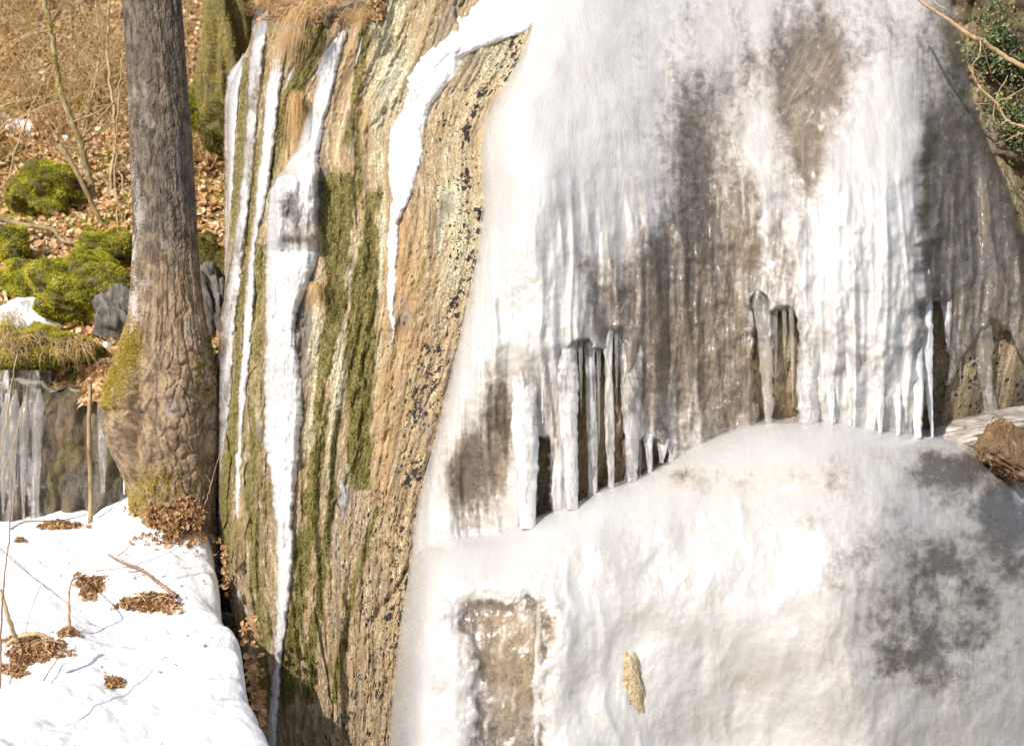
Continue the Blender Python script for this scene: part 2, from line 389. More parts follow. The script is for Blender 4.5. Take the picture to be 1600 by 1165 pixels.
# ------------------------------------------------------------------ shape of the cliff and ice (rows are photo heights v, columns u)
g0 = poly([(-260, 420), (0, 408), (60, 396), (86, 388), (113, 360), (155, 354), (309, 354), (378, 355), (450, 351), (517, 347), (620, 340), (723, 340), (818, 343), (880, 345), (924, 354), (990, 372), (1075, 392), (1165, 405), (1400, 430)])
edge = poly([(-260, 905), (0, 850), (55, 822), (86, 818), (137, 783), (172, 763), (206, 751), (240, 749), (309, 755), (380, 748), (483, 728), (586, 704), (689, 680), (758, 660), (793, 652), (834, 644), (878, 643), (927, 635), (990, 624), (1075, 617), (1165, 608), (1400, 600)])
redge = poly([(-260, 1455), (0, 1485), (86, 1510), (137, 1516), (199, 1534), (240, 1555), (309, 1580), (378, 1602), (480, 1650), (700, 1700), (1400, 1720)])
Jx = np.array([560, 644, 662, 709, 787, 816, 881, 912, 937, 990, 1012, 1057, 1081, 1146, 1198, 1304, 1387, 1442, 1493, 1524, 1555, 1600, 1760], float)
Jv = np.array([905, 876, 857, 842, 832, 820, 794, 786, 768, 752, 742, 718, 700, 673, 661, 660, 675, 681, 688, 697, 716, 742, 800], float)
Ju = np.linspace(560, 1760, 601); Jz = np.interp(Ju, Jx, Jv); Jz = np.convolve(np.pad(Jz, 4, 'edge'), np.ones(9)/9, 'valid')
def J(u): return np.interp(u, Ju, Jz)
cliff_u = np.array([300, 340, 380, 450, 520, 600, 680, 750, 820, 900, 1010, 1120, 1230, 1340, 1450, 1540, 1620, 1760], float)
cliff_y = np.array([8.15, 7.95, 7.76, 7.62, 7.52, 7.40, 7.30, 7.28, 7.25, 7.26, 7.38, 7.48, 7.48, 7.44, 7.52, 7.68, 7.90, 8.3], float)
_cu = np.linspace(300, 1760, 731); _cy = np.convolve(np.pad(np.interp(_cu, cliff_u, cliff_y), 50, 'reflect', reflect_type='odd'), np.hanning(103)[1:-1]/np.hanning(103)[1:-1].sum(), 'valid')
def flow(u, v):
    """coordinate that stays constant along the cliff's streaks"""
    gl = g0(v); ge = edge(v)
    return np.where(u < ge, 340+(u-gl)/(ge-gl)*400, 740+(u-ge))
def topedge(u): return np.interp(u, [300, 400, 470, 520, 560, 590, 620, 2000], [100, 60, 30, 22, 35, -30, -400, -900])
def Cbase(u, v):
    y = np.interp(u, _cu, _cy)
    y = y + .75*ss(560, -120, v)**1.3*ss(300, 900, u) + .35*ss(560, -120, v)*ss(900, 300, u)
    y = y + .95*ss(120, -320, v)*ss(640, 900, u)
    te = topedge(u); y = y + np.maximum(te-v, 0)*.016
    return y
def rib_of(u, v):
    rough = ss(230, 520, v+.12*(u-800)+30*fbm(u/90., v/90., 3, 425))
    wr = .22*fbm(u/140., v/300., 2, 420)
    rib = .038*ridged(u/60.+wr, v/520., 2, 430)+.014*ridged(u/24.+wr*1.5, v/330., 2, 440)+.004*fbm(u/10., v/34., 3, 450)
    b1, _, _ = worley(u/36.+.3*fbm(u/30., v/40., 3, 427), v/62.+.3*fbm(u/30., v/40., 3, 428), 9)
    rib = rib + .016*np.exp(-(b1/.42)**2)*ss(960, 1080, u)
    return rib*(.05+.95*rough)+.010*np.exp(-(b1/.42)**2)*ss(980, 1100, u)+.03*fbm(u/150., v/150., 3, 460)+.006*fbm(u/22., v/24., 3, 465)*(.25+.75*rough)
def Tbase(u, v):
    T = .30+.12*gs(u, v, 900, 200, 200, 260)-.12*gs(u, v, 1120, 480, 100, 220)+.12*gs(u, v, 1345, 520, 95, 260)-.10*gs(u, v, 1510, 380, 70, 200)-.08*gs(u, v, 740, 760, 50, 80)
    return T+.10*gs(u, v, 830, 330, 70, 160)+.07*gs(u, v, 880, 540, 70, 60)+.08*gs(u, v, 1400, 200, 60, 160)+.06*gs(u, v, 1090, 110, 40, 60)+.05*gs(u, v, 1180, 330, 35, 120)
def alc(u, v): return -.22*gs(u, v, 935, 660, 90, 150)-.19*gs(u, v, 1215, 590, 55, 120)-.16*gs(u, v, 1540, 600, 90, 90)-.12*gs(u, v, 840, 760, 40, 70)
_SJ = None
def SJ(u):
    global _SJ
    if _SJ is None:
        q = Cbase(Ju, Jz)-Tbase(Ju, Jz)-.05
        _SJ = np.convolve(np.pad(q, 25, 'edge'), np.hanning(53)[1:-1]/np.hanning(53).sum(), 'valid')-.02
    return np.interp(u, Ju, _SJ)
def Mshape(u, v):
    """front of the lower ice mound, without its own ribs"""
    j = J(u); d = v-j
    fj = SJ(u)
    m = np.where(d > 0, fj-.22*(1-np.exp(-np.maximum(d, 0)/26))-.52*(1-np.exp(-np.maximum(d, 0)/260)), fj-.030*d)
    m = m - .18*gs(u, v, 1180, 900, 260, 200) + .10*gs(u, v, 960, 960, 90, 200)
    return m
def relief(u, v):
    s = flow(u, v)/100.; t = v/100.
    wrp = .12*fbm(s*.6, t*.25, 2, 40)
    r = .026*ridged((s+wrp)*1.5, t*.12, 2, 1)+.009*ridged((s+wrp)*4.5, t*.25, 2, 2) + .012*fbm((s+wrp)*5, t*.5, 4, 5) + .008*fbm(s*9, t*5, 4, 12) + .005*fbm(s*26, t*15, 3, 15)
    f1, f2, cid = worley((s+wrp)*1.5+.25*fbm(s*3, t*1.2, 3, 18), t*.30, 3)
    r = r + .060*(cid-.5)*ss(.0, .10, f2-f1) - .014*ss(.06, 0, f2-f1)
    f1, f2, cid = worley((s+wrp)*5+.3*fbm(s*5, t*2, 3, 19), t*1.1, 4)
    r = r + .016*(cid-.5)*ss(.0, .15, f2-f1)
    return -r
def C(u, v, detail=True):
    y = Cbase(u, v)
    lo = ss(630, 760, u)*ss(2, 50, v-J(u))
    y = y*(1-lo) + (Mshape(u, v)+.16)*lo
    # alcoves behind the icicles
    y = y + alc(u, v)*(1-lo)
    y = y + .14*np.exp(-np.maximum(u-g0(v), 0)/5.)        # the left end turns away from view
    if detail: y = y + relief(u, v)*np.where(u < 900, 1, .8)
    return y
EDG = lambda u, v: u-edge(v)

# masks on the rock (streak coordinate based, ragged by noise)
def streakmask(u, v, pts, soft=6., amp=9., seed=50):
    a = np.array(pts, float); uc = np.interp(v, a[:, 0], a[:, 1]); hw = np.interp(v, a[:, 0], a[:, 2], left=-30, right=-30)
    n = amp*fbm(flow(u, v)/16., v/40., 4, seed)
    vin = ss(a[0, 0]-14, a[0, 0]+8, v+n*1.5)*ss(a[-1, 0]+14, a[-1, 0]-8, v+n*1.5)
    return np.clip((hw-np.abs(u-uc)+n)/soft+.5, 0, 1)*vin
def rockmasks(u, v):
    ge = edge(v); s = flow(u, v); ne = fbm(s/30., v/90., 4, 77); nf_ = fbm(s/9., v/45., 4, 79)
    moss = 0*u
    for pts, amp in [
        ([(270, 528, 22), (290, 530, 30), (360, 526, 22), (480, 524, 18), (560, 508, 12), (600, 500, 6)], 9),
        ([(380, 572, 14), (440, 570, 20), (520, 565, 22), (640, 562, 20), (700, 560, 19), (765, 562, 17)], 5),
        ([(300, 584, 9), (360, 578, 12), (420, 578, 14), (480, 572, 10)], 10),
        ([(40, 498, 17), (90, 486, 16), (140, 462, 12), (200, 444, 14), (260, 424, 8), (300, 417, 4)], 5),
        ([(140, 438, 3), (220, 428, 10), (290, 416, 7)], 5),
        ([(40, 572, 8), (100, 566, 9), (160, 552, 6), (230, 540, 4)], 6),
        ([(90, 384, 5), (155, 380, 6), (300, 369, 7), (372, 362, 3)], 3),
        ([(200, 408, 2), (300, 395, 4), (380, 388, 4), (500, 373, 5), (600, 369, 6), (700, 360, 9), (760, 354, 9), (850, 354, 8), (925, 352, 8)], 2),
        ([(380, 410, 9), (450, 406, 9), (520, 402, 6), (620, 398, 5), (760, 392, 8), (880, 400, 10), (1000, 410, 9), (1100, 416, 8)], 12),
        ([(590, 500, 7), (700, 494, 9), (780, 486, 12), (880, 474, 12), (980, 462, 14), (1100, 448, 14)], 9),
        ([(760, 520, 5), (840, 508, 7), (940, 495, 9), (1100, 480, 10)], 10),
        ([(790, 592, 3), (850, 572, 5), (950, 546, 6), (1100, 520, 7)], 6),  # dark crevice: its shade is painted in as a streak of moss colour
        ([(640, 530, 4), (720, 520, 4), (800, 512, 3)], 6),
        ([(150, 560, 3), (250, 560, 4), (330, 566, 5)], 6)]:
        moss = np.maximum(moss, streakmask(u, v, pts, 6, amp))
    moss = np.maximum(moss, ss(.55, .9, fbm(s/22., v/120., 4, 60)+.35*ss(560, 440, u))*.7*(u < ge-70))
    grn = (u < g0(v)+90)*ss(.1, .5, ne)*.6
    moss = np.maximum(moss, grn)
    d = ge-u
    dots = np.clip(.45*ss(150, 60, d)+.75*ss(60, 5, d), 0, 1)*ss(.9, -.2, -ne)*(d > -40)
    dots = np.maximum(dots, .9*gs(u, v, ge-38, 600, 35, 130)); dots = np.maximum(dots, .55*ss(160, 80, d)*ss(700, 800, v))
    dots = np.clip(dots+.35*nf_*(dots > .05), 0, 1)*(1-moss)
    pale = .95*gs(u, v, 610, 90, 34, 110)+.8*gs(u, v, 715, 360, 32, 120)+.6*gs(u, v, 780, 90, 60, 60)
    pale = pale + .9*streakmask(u, v, [(420, 548, 3), (560, 528, 8), (640, 520, 10), (700, 522, 8), (760, 512, 4)], 5, 6, 83)
    pale = pale + .8*streakmask(u, v, [(180, 585, 5), (300, 596, 6), (420, 598, 5), (520, 590, 4), (620, 584, 3)], 5, 7, 84)
    pale = pale + .8*streakmask(u, v, [(420, 500, 5), (520, 492, 6), (640, 486, 5), (760, 480, 3)], 5, 7, 85)
    pale = pale + .55*ss(.25, .7, nf_)*(u < ge-20)
    orange = .75*gs(u, v, 632, 460, 26, 140)+.6*gs(u, v, 600, 700, 16, 120)+.55*gs(u, v, 550, 215, 38, 70)*ss(-.3, .4, nf_+ne)+.4*ss(.3, .7, ne)
    grey = .7*streakmask(u, v, [(420, 486, 10), (480, 474, 14), (560, 470, 12), (640, 474, 6)], 5, 8, 86)+.5*ss(.35, .8, -ne)+.4*gs(u, v, 545, 780, 22, 70)
    inside = ss(10, 60, u-ge)
    wet = np.clip(inside*.35, 0, 1)
    moss = moss*(1-inside)+inside*(.9*gs(u, v, 1420, 1020, 90, 50)*ss(-.3, .3, nf_)+.7*gs(u, v, 780, 1000, 50, 60)*ss(-.1, .5, nf_))
    pale = pale*(1-inside)+inside*.9*gs(u, v, 1510, 570, 70, 60)*ss(0, .4, nf_)
    orange = orange*(1-inside)+inside*(.5*gs(u, v, 780, 1000, 90, 90)+.5*gs(u, v, 900, 650, 60, 150))  # orange behind the icicles paints in light that the shaded slots lack
    wet = wet*(1-1.*ss(0, .5, gs(u, v, 780, 1010, 130, 110)))*(1-1.*gs(u, v, 930, 660, 110, 160))*(1-.1*gs(u, v, 1520, 600, 110, 90))  # wet tone cleared behind the icicles to lighten the shaded slots
    dots = np.maximum(dots, inside*.8*gs(u, v, 1530, 600, 100, 90)); wet = np.maximum(wet, .75*gs(u, v, 1530, 610, 110, 80))
    mx = lambda a: np.clip(a, 0, 1)
    return dict(moss=mx(moss), dots=mx(dots), pale=mx(pale*(1-moss)*(1-.7*inside)), orange=mx(orange*(1-moss)), grey=mx(grey*(1-inside)+.4*inside*ss(-.2, .5, ne)), wet=mx(wet))

# cliff mesh: fine columns over the open rock, coarser behind the ice
nr = 800
vrow = np.linspace(-260, 1400, nr)[:, None]
aa = np.concatenate([np.linspace(0, 1, 300, endpoint=False), 1+np.linspace(0, 1, 330)])
gl = g0(vrow); ge = edge(vrow)+12
U = np.where(aa[None] <= 1, gl+aa[None]*(ge-gl), ge+(aa[None]-1)*(1780-ge)); Vv = np.broadcast_to(vrow, U.shape)
Yc = C(U, Vv)
X, Y, Z = P(U, Vv, Yc)
masks = rockmasks(U, Vv)
back = np.array([2.2, 1.2, .6, .28, .1])[None]
Xb = X[:, :1]+np.array([.5, .22, .08, .03, .008])[None]+0*back; Yb = Y[:, :1]+back; Zb = np.broadcast_to(Z[:, :1], Yb.shape)
Xf = np.hstack([Xb, X]); Yf = np.hstack([Yb, Y]); Zf = np.hstack([Zb, Z])
uvx = flow(U, Vv)/300.; uvz = Vv/300.
uvf = np.stack([np.hstack([uvx[:, :1]-back*.9, uvx]), np.hstack([np.broadcast_to(uvz[:, :1], Yb.shape), uvz])], -1)
mk = {k: np.hstack([np.broadcast_to(a[:, :1], Yb.shape), a]) for k, a in masks.items()}
cliff = grid_mesh('cliff', Xf, Yf, Zf, M_cliff, uv=uvf, masks=mk)
tag(cliff, 'streaked tan and olive rock face beside and behind the ice', kind='structure')

# moss growing on the open rock
def cliff_normals(u, v):
    e = 2.
    a = np.stack(P(u+e, v, C(u+e, v)), -1)-np.stack(P(u-e, v, C(u-e, v)), -1)
    b_ = np.stack(P(u, v-e, C(u, v-e)), -1)-np.stack(P(u, v+e, C(u, v+e)), -1)
    n = np.cross(a, b_); n /= np.linalg.norm(n, axis=1, keepdims=True)
    return n
vs_ = rng.uniform(-10, 1170, 330000); us_ = g0(vs_)+rng.random(330000)*(edge(vs_)-g0(vs_)-4)
mm = rockmasks(us_, vs_)['moss']; ex_ = fbm(us_/9., vs_/22., 4, 63); k = (rng.random(len(mm)) < (mm-.45)*1.1*ss(-.35, .1, ex_)) & (us_ > 420); us_, vs_ = us_[k][:42000], vs_[k][:42000]
Np = cliff_normals(us_, vs_); Cp = np.stack(P(us_, vs_, C(us_, vs_)), -1)
Vb, Fb, rb = blades_arrays(Cp, Np+np.array([0, 0, .5]), .011, .003, .5)
tag(raw_mesh('moss', Vb, Fb, M_mossd, None, False, None, {'rnd': rb}), 'olive moss growing in upright streaks on the open rock face', 'moss', kind='stuff')

# ------------------------------------------------------------------ ice and snow flows down the open rock
def strip(name, L, R, thick, mat, cloud=.9, warm=.2, seed=0, label='', cat='ice', extra=None, rag=2.5, kind=None, parent=None, n=46):
    L = np.array(L, float); R = np.array(R, float)
    v0 = L[0, 0]; v1 = L[-1, 0]; rows = int((v1-v0)/2.2)+8
    v = np.linspace(v0, v1, rows)[:, None]
    lf = poly(L)(v)+rag*fbm(v/22., seed*3.1, 5, 200+seed, .65); rf = poly(R)(v)+rag*fbm(v/22., seed*3.1+9, 5, 220+seed, .65)
    rf = np.maximum(rf, lf+1)
    kind_ice = 1.0 if mat is M_strip else 0.0
    a = np.linspace(0, 1, n)[None]; u = lf+(rf-lf)*a; vv = np.broadcast_to(v, u.shape)
    wpx = (rf-lf)
    th = np.interp(v, [q[0] for q in thick], [q[1] for q in thick])
    prof = np.clip(4*a*(1-a), 0, 1)**.5
    flat = np.minimum(1, np.minimum(a, 1-a)*wpx/9.)
    prof = np.minimum(prof*1.2, np.sqrt(1-(1-np.clip(flat, 0, 1))**2)*1.0)
    endt = ss(0, 14, v-v0)*ss(0, 25, v1-v)
    t = th*.55*prof*endt
    t = t*(1+.22*fbm(u/26., vv/60., 4, 240+seed)+.12*ridged(u/20.+.2*fbm(u/30., vv/60., 3, 5), vv/160., 2, 260+seed)*.6)
    t = t+.004*fbm(u/6., vv/9., 3, 280+seed)*prof
    y = Cbase(u, vv)+relief(u, vv)*.3+.14*np.exp(-np.maximum(u-g0(vv), 0)/5.)-t+.02*(1-prof)
    y = y-.012*endt*prof
    X, Y, Z = P(u, vv, y)
    # closed behind
    Xb = X[:, [0, -1]]; Yb = Y[:, [0, -1]]+.08; Zb = Z[:, [0, -1]]
    X = np.hstack([Xb[:, :1], X, Xb[:, 1:]]); Y = np.hstack([Yb[:, :1], Y, Yb[:, 1:]]); Z = np.hstack([Zb[:, :1], Z, Zb[:, 1:]])
    cl = np.full(u.shape, cloud)+.25*fbm(u/30., vv/70., 3, 300+seed)
    cl = cl-.45*ss(6, 0, np.minimum(a, 1-a)*wpx)*(kind_ice)
    if extra: cl = cl+extra(u, vv)
    pad = lambda q: np.hstack([q[:, :1], q, q[:, -1:]])
    uv = np.stack([pad(u/300.), pad(vv/300.)], -1)
    o = grid_mesh(name, X, Y, Z, mat, parent, uv=uv, masks={'cloud': pad(cl), 'warm': pad(np.full(u.shape, warm))})
    if label: tag(o, label, cat, kind=kind)
    return o
strip('ice_flow', [(84, 381), (113, 357), (155, 350), (309, 350), (378, 351), (430, 350)], [(84, 386), (113, 379), (155, 374), (250, 368), (343, 362), (378, 360), (430, 352)],
      [(84, .03), (150, .08), (430, .05)], M_strip, .85, .0, 1, 'short white ice strip at the left end of the rock face', rag=1.5)
strip('ice_flow', [(-40, 414), (0, 400), (86, 387), (155, 385), (300, 374), (378, 363), (450, 351), (517, 343), (620, 336), (723, 336), (800, 339), (880, 341)],
      [(-40, 436), (0, 424), (86, 414), (155, 407), (300, 394), (378, 384), (450, 377), (517, 369), (620, 364), (723, 350), (800, 346), (880, 345)],
      [(-40, .04), (100, .07), (600, .07), (880, .03)], M_strip, .60, .15, 2, 'long greyish ice strip tapering down beside the tree trunk', rag=2)
strip('ice_flow', [(36, 450), (60, 434), (100, 422), (155, 413), (200, 409), (300, 399), (378, 391), (450, 384), (517, 379), (600, 372), (700, 367), (760, 363), (850, 366), (930, 368), (975, 374)],
      [(36, 460), (60, 456), (100, 445), (155, 436), (200, 433), (300, 421), (378, 401), (450, 399), (517, 395), (600, 388), (700, 379), (760, 379), (850, 376), (930, 378), (975, 379)],
      [(36, .03), (150, .07), (500, .05), (975, .03)], M_strip, .95, .0, 3, 'narrow bright white ice strip ending in the snow at the foot of the rock', rag=2)
strip('ice_flow', [(40, 536), (70, 505), (100, 497), (155, 489), (200, 471), (250, 462), (262, 440), (275, 426), (300, 417), (378, 417), (400, 414), (517, 415), (600, 411), (700, 412), (740, 421), (800, 428), (900, 432), (1000, 429), (1075, 421), (1190, 414)],
      [(40, 546), (70, 539), (100, 530), (155, 521), (200, 506), (250, 499), (262, 500), (275, 501), (300, 502), (378, 502), (400, 501), (450, 478), (517, 461), (600, 474), (650, 475), (700, 468), (740, 464), (800, 461), (900, 458), (1000, 446), (1075, 437), (1190, 430)],
      [(40, .03), (120, .07), (255, .08), (275, .34), (370, .32), (392, .18), (600, .10), (1000, .07), (1190, .05)], M_strip, .98, .05, 4,
      'wide white ice strip with a glassy boxy bulge halfway down the rock',
      extra=lambda u, v: -.50*ss(284, 312, v)*ss(386, 374, v)*ss(426, 446, u), rag=2.5, n=64)
strip('snow_strip', [(-60, 770), (0, 728), (38, 703), (76, 662), (103, 637), (144, 629), (179, 625), (196, 612), (223, 606), (275, 609), (309, 611), (398, 604), (450, 603), (520, 611), (575, 614)],
      [(-60, 960), (0, 905), (40, 850), (56, 815), (68, 780), (75, 752), (89, 722), (113, 719), (137, 699), (165, 671), (206, 665), (240, 664), (292, 649), (319, 638), (333, 626), (398, 622), (450, 620), (520, 617), (575, 616)],
      [(-60, .07), (100, .07), (300, .05), (575, .02)], M_snow, 1, 0, 5, 'broad white snow strip narrowing downwards over the tan rock', 'snow', rag=3.0, n=90)
strip('ice_flow', [(48, 566), (100, 553), (125, 546)], [(48, 572), (80, 566), (125, 550)], [(48, .02), (125, .015)], M_strip, .9, 0, 6, 'tiny white ice sliver high on the rock beside straw grass', rag=1)
strip('ice_flow', [(95, 462), (120, 447), (160, 436)], [(95, 470), (120, 458), (160, 440)], [(95, .02), (160, .015)], M_strip, .75, .1, 7, 'small dull ice sliver under the hanging straw grass', rag=1)
strip('ice_flow', [(735, 531), (775, 524), (800, 528), (830, 532)], [(735, 538), (775, 546), (800, 543), (830, 536)], [(735, .012), (830, .012)], M_strip, .5, .1, 8, 'thin frosty ice patch low on the rock under the moss streak', rag=2.5)

# ------------------------------------------------------------------ the frozen waterfall
def boxsdf(u, v, u0, u1, v0, v1, r=6, slant=0.):
    uu = u-slant*(v-v0)
    cx = (u0+u1)/2; cy = (v0+v1)/2; dx = np.abs(uu-cx)-(u1-u0)/2+r; dy = np.abs(v-cy)-(v1-v0)/2+r
    return np.hypot(np.maximum(dx, 0), np.maximum(dy, 0))+np.minimum(np.maximum(dx, dy), 0)-r
def holes(u, v):
    h = boxsdf(u, v, 900, 918, 532, 860, 9)
    for a in [(930, 946, 548, 860, 8), (956, 972, 518, 860, 8), (1000, 1022, 690, 860, 10), (1022, 1044, 704, 800, 8), (1176, 1192, 464, 760, 7, .06), (1208, 1246, 486, 760, 18),
              (1458, 1478, 475, 760, 9), (1474, 1720, 548+40*np.sin(u/23.), 760, 34), (842, 856, 690, 900, 7), (1440, 1455, 640, 760, 7)]:
        h = np.minimum(h, boxsdf(u, v, *a))
    return h + 7*fbm(u/22., v/34., 4, 410)
def sheet_depth(u, v):
    d = u-edge(v); dr = redge(v)-u
    T = Tbase(u, v)+rib_of(u, v)
    step = .05*ss(0, 10, v-(178+.10*(u-1200)+14*fbm(u/30., 1., 3, 470)))*ss(1190, 1215, u)*ss(1330, 1290, u)
    T = T-.11*ss(-8, 34, u-(1430-.10*np.maximum(170-v, -40)+14*fbm(v/60., 2., 4, 471)))*ss(110, 260, v)
    sd = holes(u, v)
    eg = np.sqrt(np.clip(1-(1-np.clip(d/70., 0, 1))**2, 0, 1)); er = np.sqrt(np.clip(1-(1-np.clip(dr/60., 0, 1))**2, 0, 1))
    hf = np.where(sd > 0, np.sqrt(np.clip(1-(1-np.clip(sd/11., 0, 1))**2, 0, 1)), sd/15.)
    t = T*eg*er
    t = np.where(sd > 0, t*(.12+.88*hf), t*np.maximum(.12+hf*.9, -.6))
    return Cbase(u, v)+np.where(sd < 0, alc(u, v)*ss(0, -6, sd), 0)-t, sd, eg
def cloud_at(u, v):
    n = fbm(u/60., v/160., 4, 500); n2 = fbm(u/26., v/110., 4, 505)
    m = 0*u
    m = m+.62*gs(u, v, 1095, 480, 80, 200)+.45*gs(u, v, 1085, 230, 34, 120)+.50*gs(u, v, 1165, 590, 60, 110)+.30*gs(u, v, 1010, 470, 60, 90)
    m = m+.58*gs(u, v, 1245, 120, 44, 95)+.45*gs(u, v, 1300, 100, 30, 85)+.30*gs(u, v, 1170, 330, 50, 120)+.38*gs(u, v, 1262, 230, 30, 90)+.25*gs(u, v, 1400, 60, 60, 50)
    m = m+.80*ss(1420, 1456, u+.10*np.maximum(170-v, -40)-14*fbm(v/60., 2., 4, 471))*ss(130, 240, v)*(1-.25*ss(.0, .6, fbm(u/40., v/60., 4, 507)))+.4*gs(u, v, 1490, 120, 35, 90)
    m = m+.78*gs(u, v, 738, 760, 50, 100)+.55*gs(u, v, 790, 640, 50, 100)+.45*gs(u, v, 905, 440, 70, 55)+.42*gs(u, v, 955, 520, 55, 50)+.3*gs(u, v, 850, 600, 30, 120)+.45*gs(u, v, 1000, 560, 60, 100)
    wc_ = .55*gs(u, v, 1345, 480, 62, 230)+.45*gs(u, v, 1395, 260, 32, 130)+.3*gs(u, v, 1180, 230, 26, 60)+.35*gs(u, v, 1195, 420, 12, 180)+.3*gs(u, v, 860, 400, 60, 200)
    c = 1.10-.24*ss(880, 1060, u)-.10*ss(760, 850, u)*ss(500, 100, v)-m*(1+.45*n)-.14*np.abs(n)*ss(880, 1000, u+.3*v)-.35*np.maximum(n2, 0)*ss(250, 450, v)+wc_
    w_ = .5+.6*gs(u, v, 780, 640, 150, 220)+.7*gs(u, v, 1190, 230, 60, 130)+.5*gs(u, v, 1370, 420, 80, 120)+.5*gs(u, v, 950, 520, 90, 100)-.4*gs(u, v, 1500, 380, 90, 200)-.3*gs(u, v, 1250, 120, 60, 90)
    return np.clip(c, 0, 1.15), np.clip(w_, 0, 1)
fx, fy, fz = [float(q) for q in P(1100, 700, 7.2)]
fall = empty('frozen_waterfall', (fx, fy, fz), 'large cloudy white ice curtain hanging over the rock face with icicles along its ragged foot', 'ice')
nr = 560; vrow = np.linspace(-250, 930, nr)[:, None]
aa = (np.arange(520)/519.)[None]; aa = aa+.0*aa
L_ = edge(vrow)-3; R_ = redge(vrow)+2
U = L_+(R_-L_)*aa; Vv = np.broadcast_to(vrow, U.shape)
Ys, sd, eg = sheet_depth(U, Vv)
X, Y, Z = P(U, Vv, Ys)
cl, wm = cloud_at(U, Vv)
cl = cl+.3*ss(16, 2, sd)*(sd > -6)
keep = (sd > -9) & (Vv < J(U)+8)
grid_mesh('ice_sheet', X, Y, Z, M_ice, fall, mask=keep, uv=np.stack([U/300., Vv/300.], -1), masks={'cloud': cl, 'warm': wm})

def window(u, v, k=1.):
    n = 9*fbm(u/26., v/30., 4, 571)
    lo_ = np.minimum(.30*np.maximum(v-935, 0), 34); hi_ = np.minimum(.22*np.maximum(v-935, 0), 30)
    return ss(702-10*k, 702+16*k, u-lo_+n)*ss(876+14*k, 876-22*k, u+hi_+n*1.4)*ss(932-12*k, 932+20*k, v+n+.05*(u-790))
def Mfinal(u, v):
    d = u-(edge(v)-2)
    M = Mshape(u, v)
    wr = .4*fbm(u/150., v/150., 3, 520)
    M = M-.034*fbm(u/170., v/150., 2, 530)-.009*ridged(u/80.+wr, v/170.+.15*(u-1150)/200., 2, 540)*ss(0, 120, v-J(u))-.0035*fbm(u/24., v/34., 4, 550)*ss(-10, 60, v-J(u))-.001*fbm(u/8., v/12., 3, 560)
    # lip on the left and the recess under it where the rock shows
    M = M+.05*window(u, v, 1.8)
    Cc = Cbase(u, v)
    e = np.sqrt(np.clip(1-(1-np.clip(d/60., 0, 1))**2, 0, 1))
    return Cc*(1-e)+M*e
def mcloud(u, v):
    n = fbm(u/70., v/70., 4, 580)
    m = .86*window(u, v)*(1-.75*np.exp(-((u-838)/4)**2)*ss(985, 1010, v))*(1-.4*ss(.1, .6, fbm(u/18., v/70., 4, 585)))+.46*gs(u, v, 1500, 930, 200, 160)+.38*gs(u, v, 1410, 1030, 90, 45)+.04*ss(900, 1500, u)+.4*gs(u, v, 1590, 800, 110, 100)+.40*gs(u, v, 1480, 730, 160, 34)+.16*gs(u, v, 1200, 800, 200, 90)
    m = m*(1+.25*np.abs(fbm(u/30., v/30., 4, 586)))+.25*gs(u, v, 1160, 1075, 60, 40)+.30*gs(u, v, 1100, 745, 130, 26)+.3*gs(u, v, 715, 1050, 14, 60)
    c = 1.03-m*(1+.6*n)
    w_ = .3+.7*gs(u, v, 785, 1015, 120, 110)+.5*gs(u, v, 1100, 740, 300, 40)-.3*gs(u, v, 1480, 950, 150, 130)
    return np.clip(c, 0, 1.1), np.clip(w_, 0, 1)
mx_, my_, mz_ = [float(q) for q in P(1100, 1100, 6.6)]
mound = empty('ice_mound', (mx_, my_, mz_), 'rounded swollen mass of white ice filling the foot of the frozen waterfall', 'ice')
nr = 400; aa = (np.arange(620)/619.)[None]
vtop = None
tt = np.linspace(-14, 720, nr)[:, None]
U = 596+(1780-596)*aa+0*tt; Vv = J(U)+tt
dd = U-(edge(Vv)-2)
Ym = Mfinal(U, Vv); X, Y, Z = P(U, Vv, Ym)
cl, wm = mcloud(U, Vv)
def mhole(u, v):     # places where bare rock breaks through
    h = boxsdf(u, v, 985, 992, 1060, 1100, 3)
    return h+2*fbm(u/10., v/14., 3, 590)
grid_mesh('ice_body', X, Y, Z, M_mound, mound, mask=(dd > -1) & (mhole(U, Vv) > -1), uv=np.stack([U/300., Vv/300.], -1), masks={'cloud': cl, 'warm': wm})

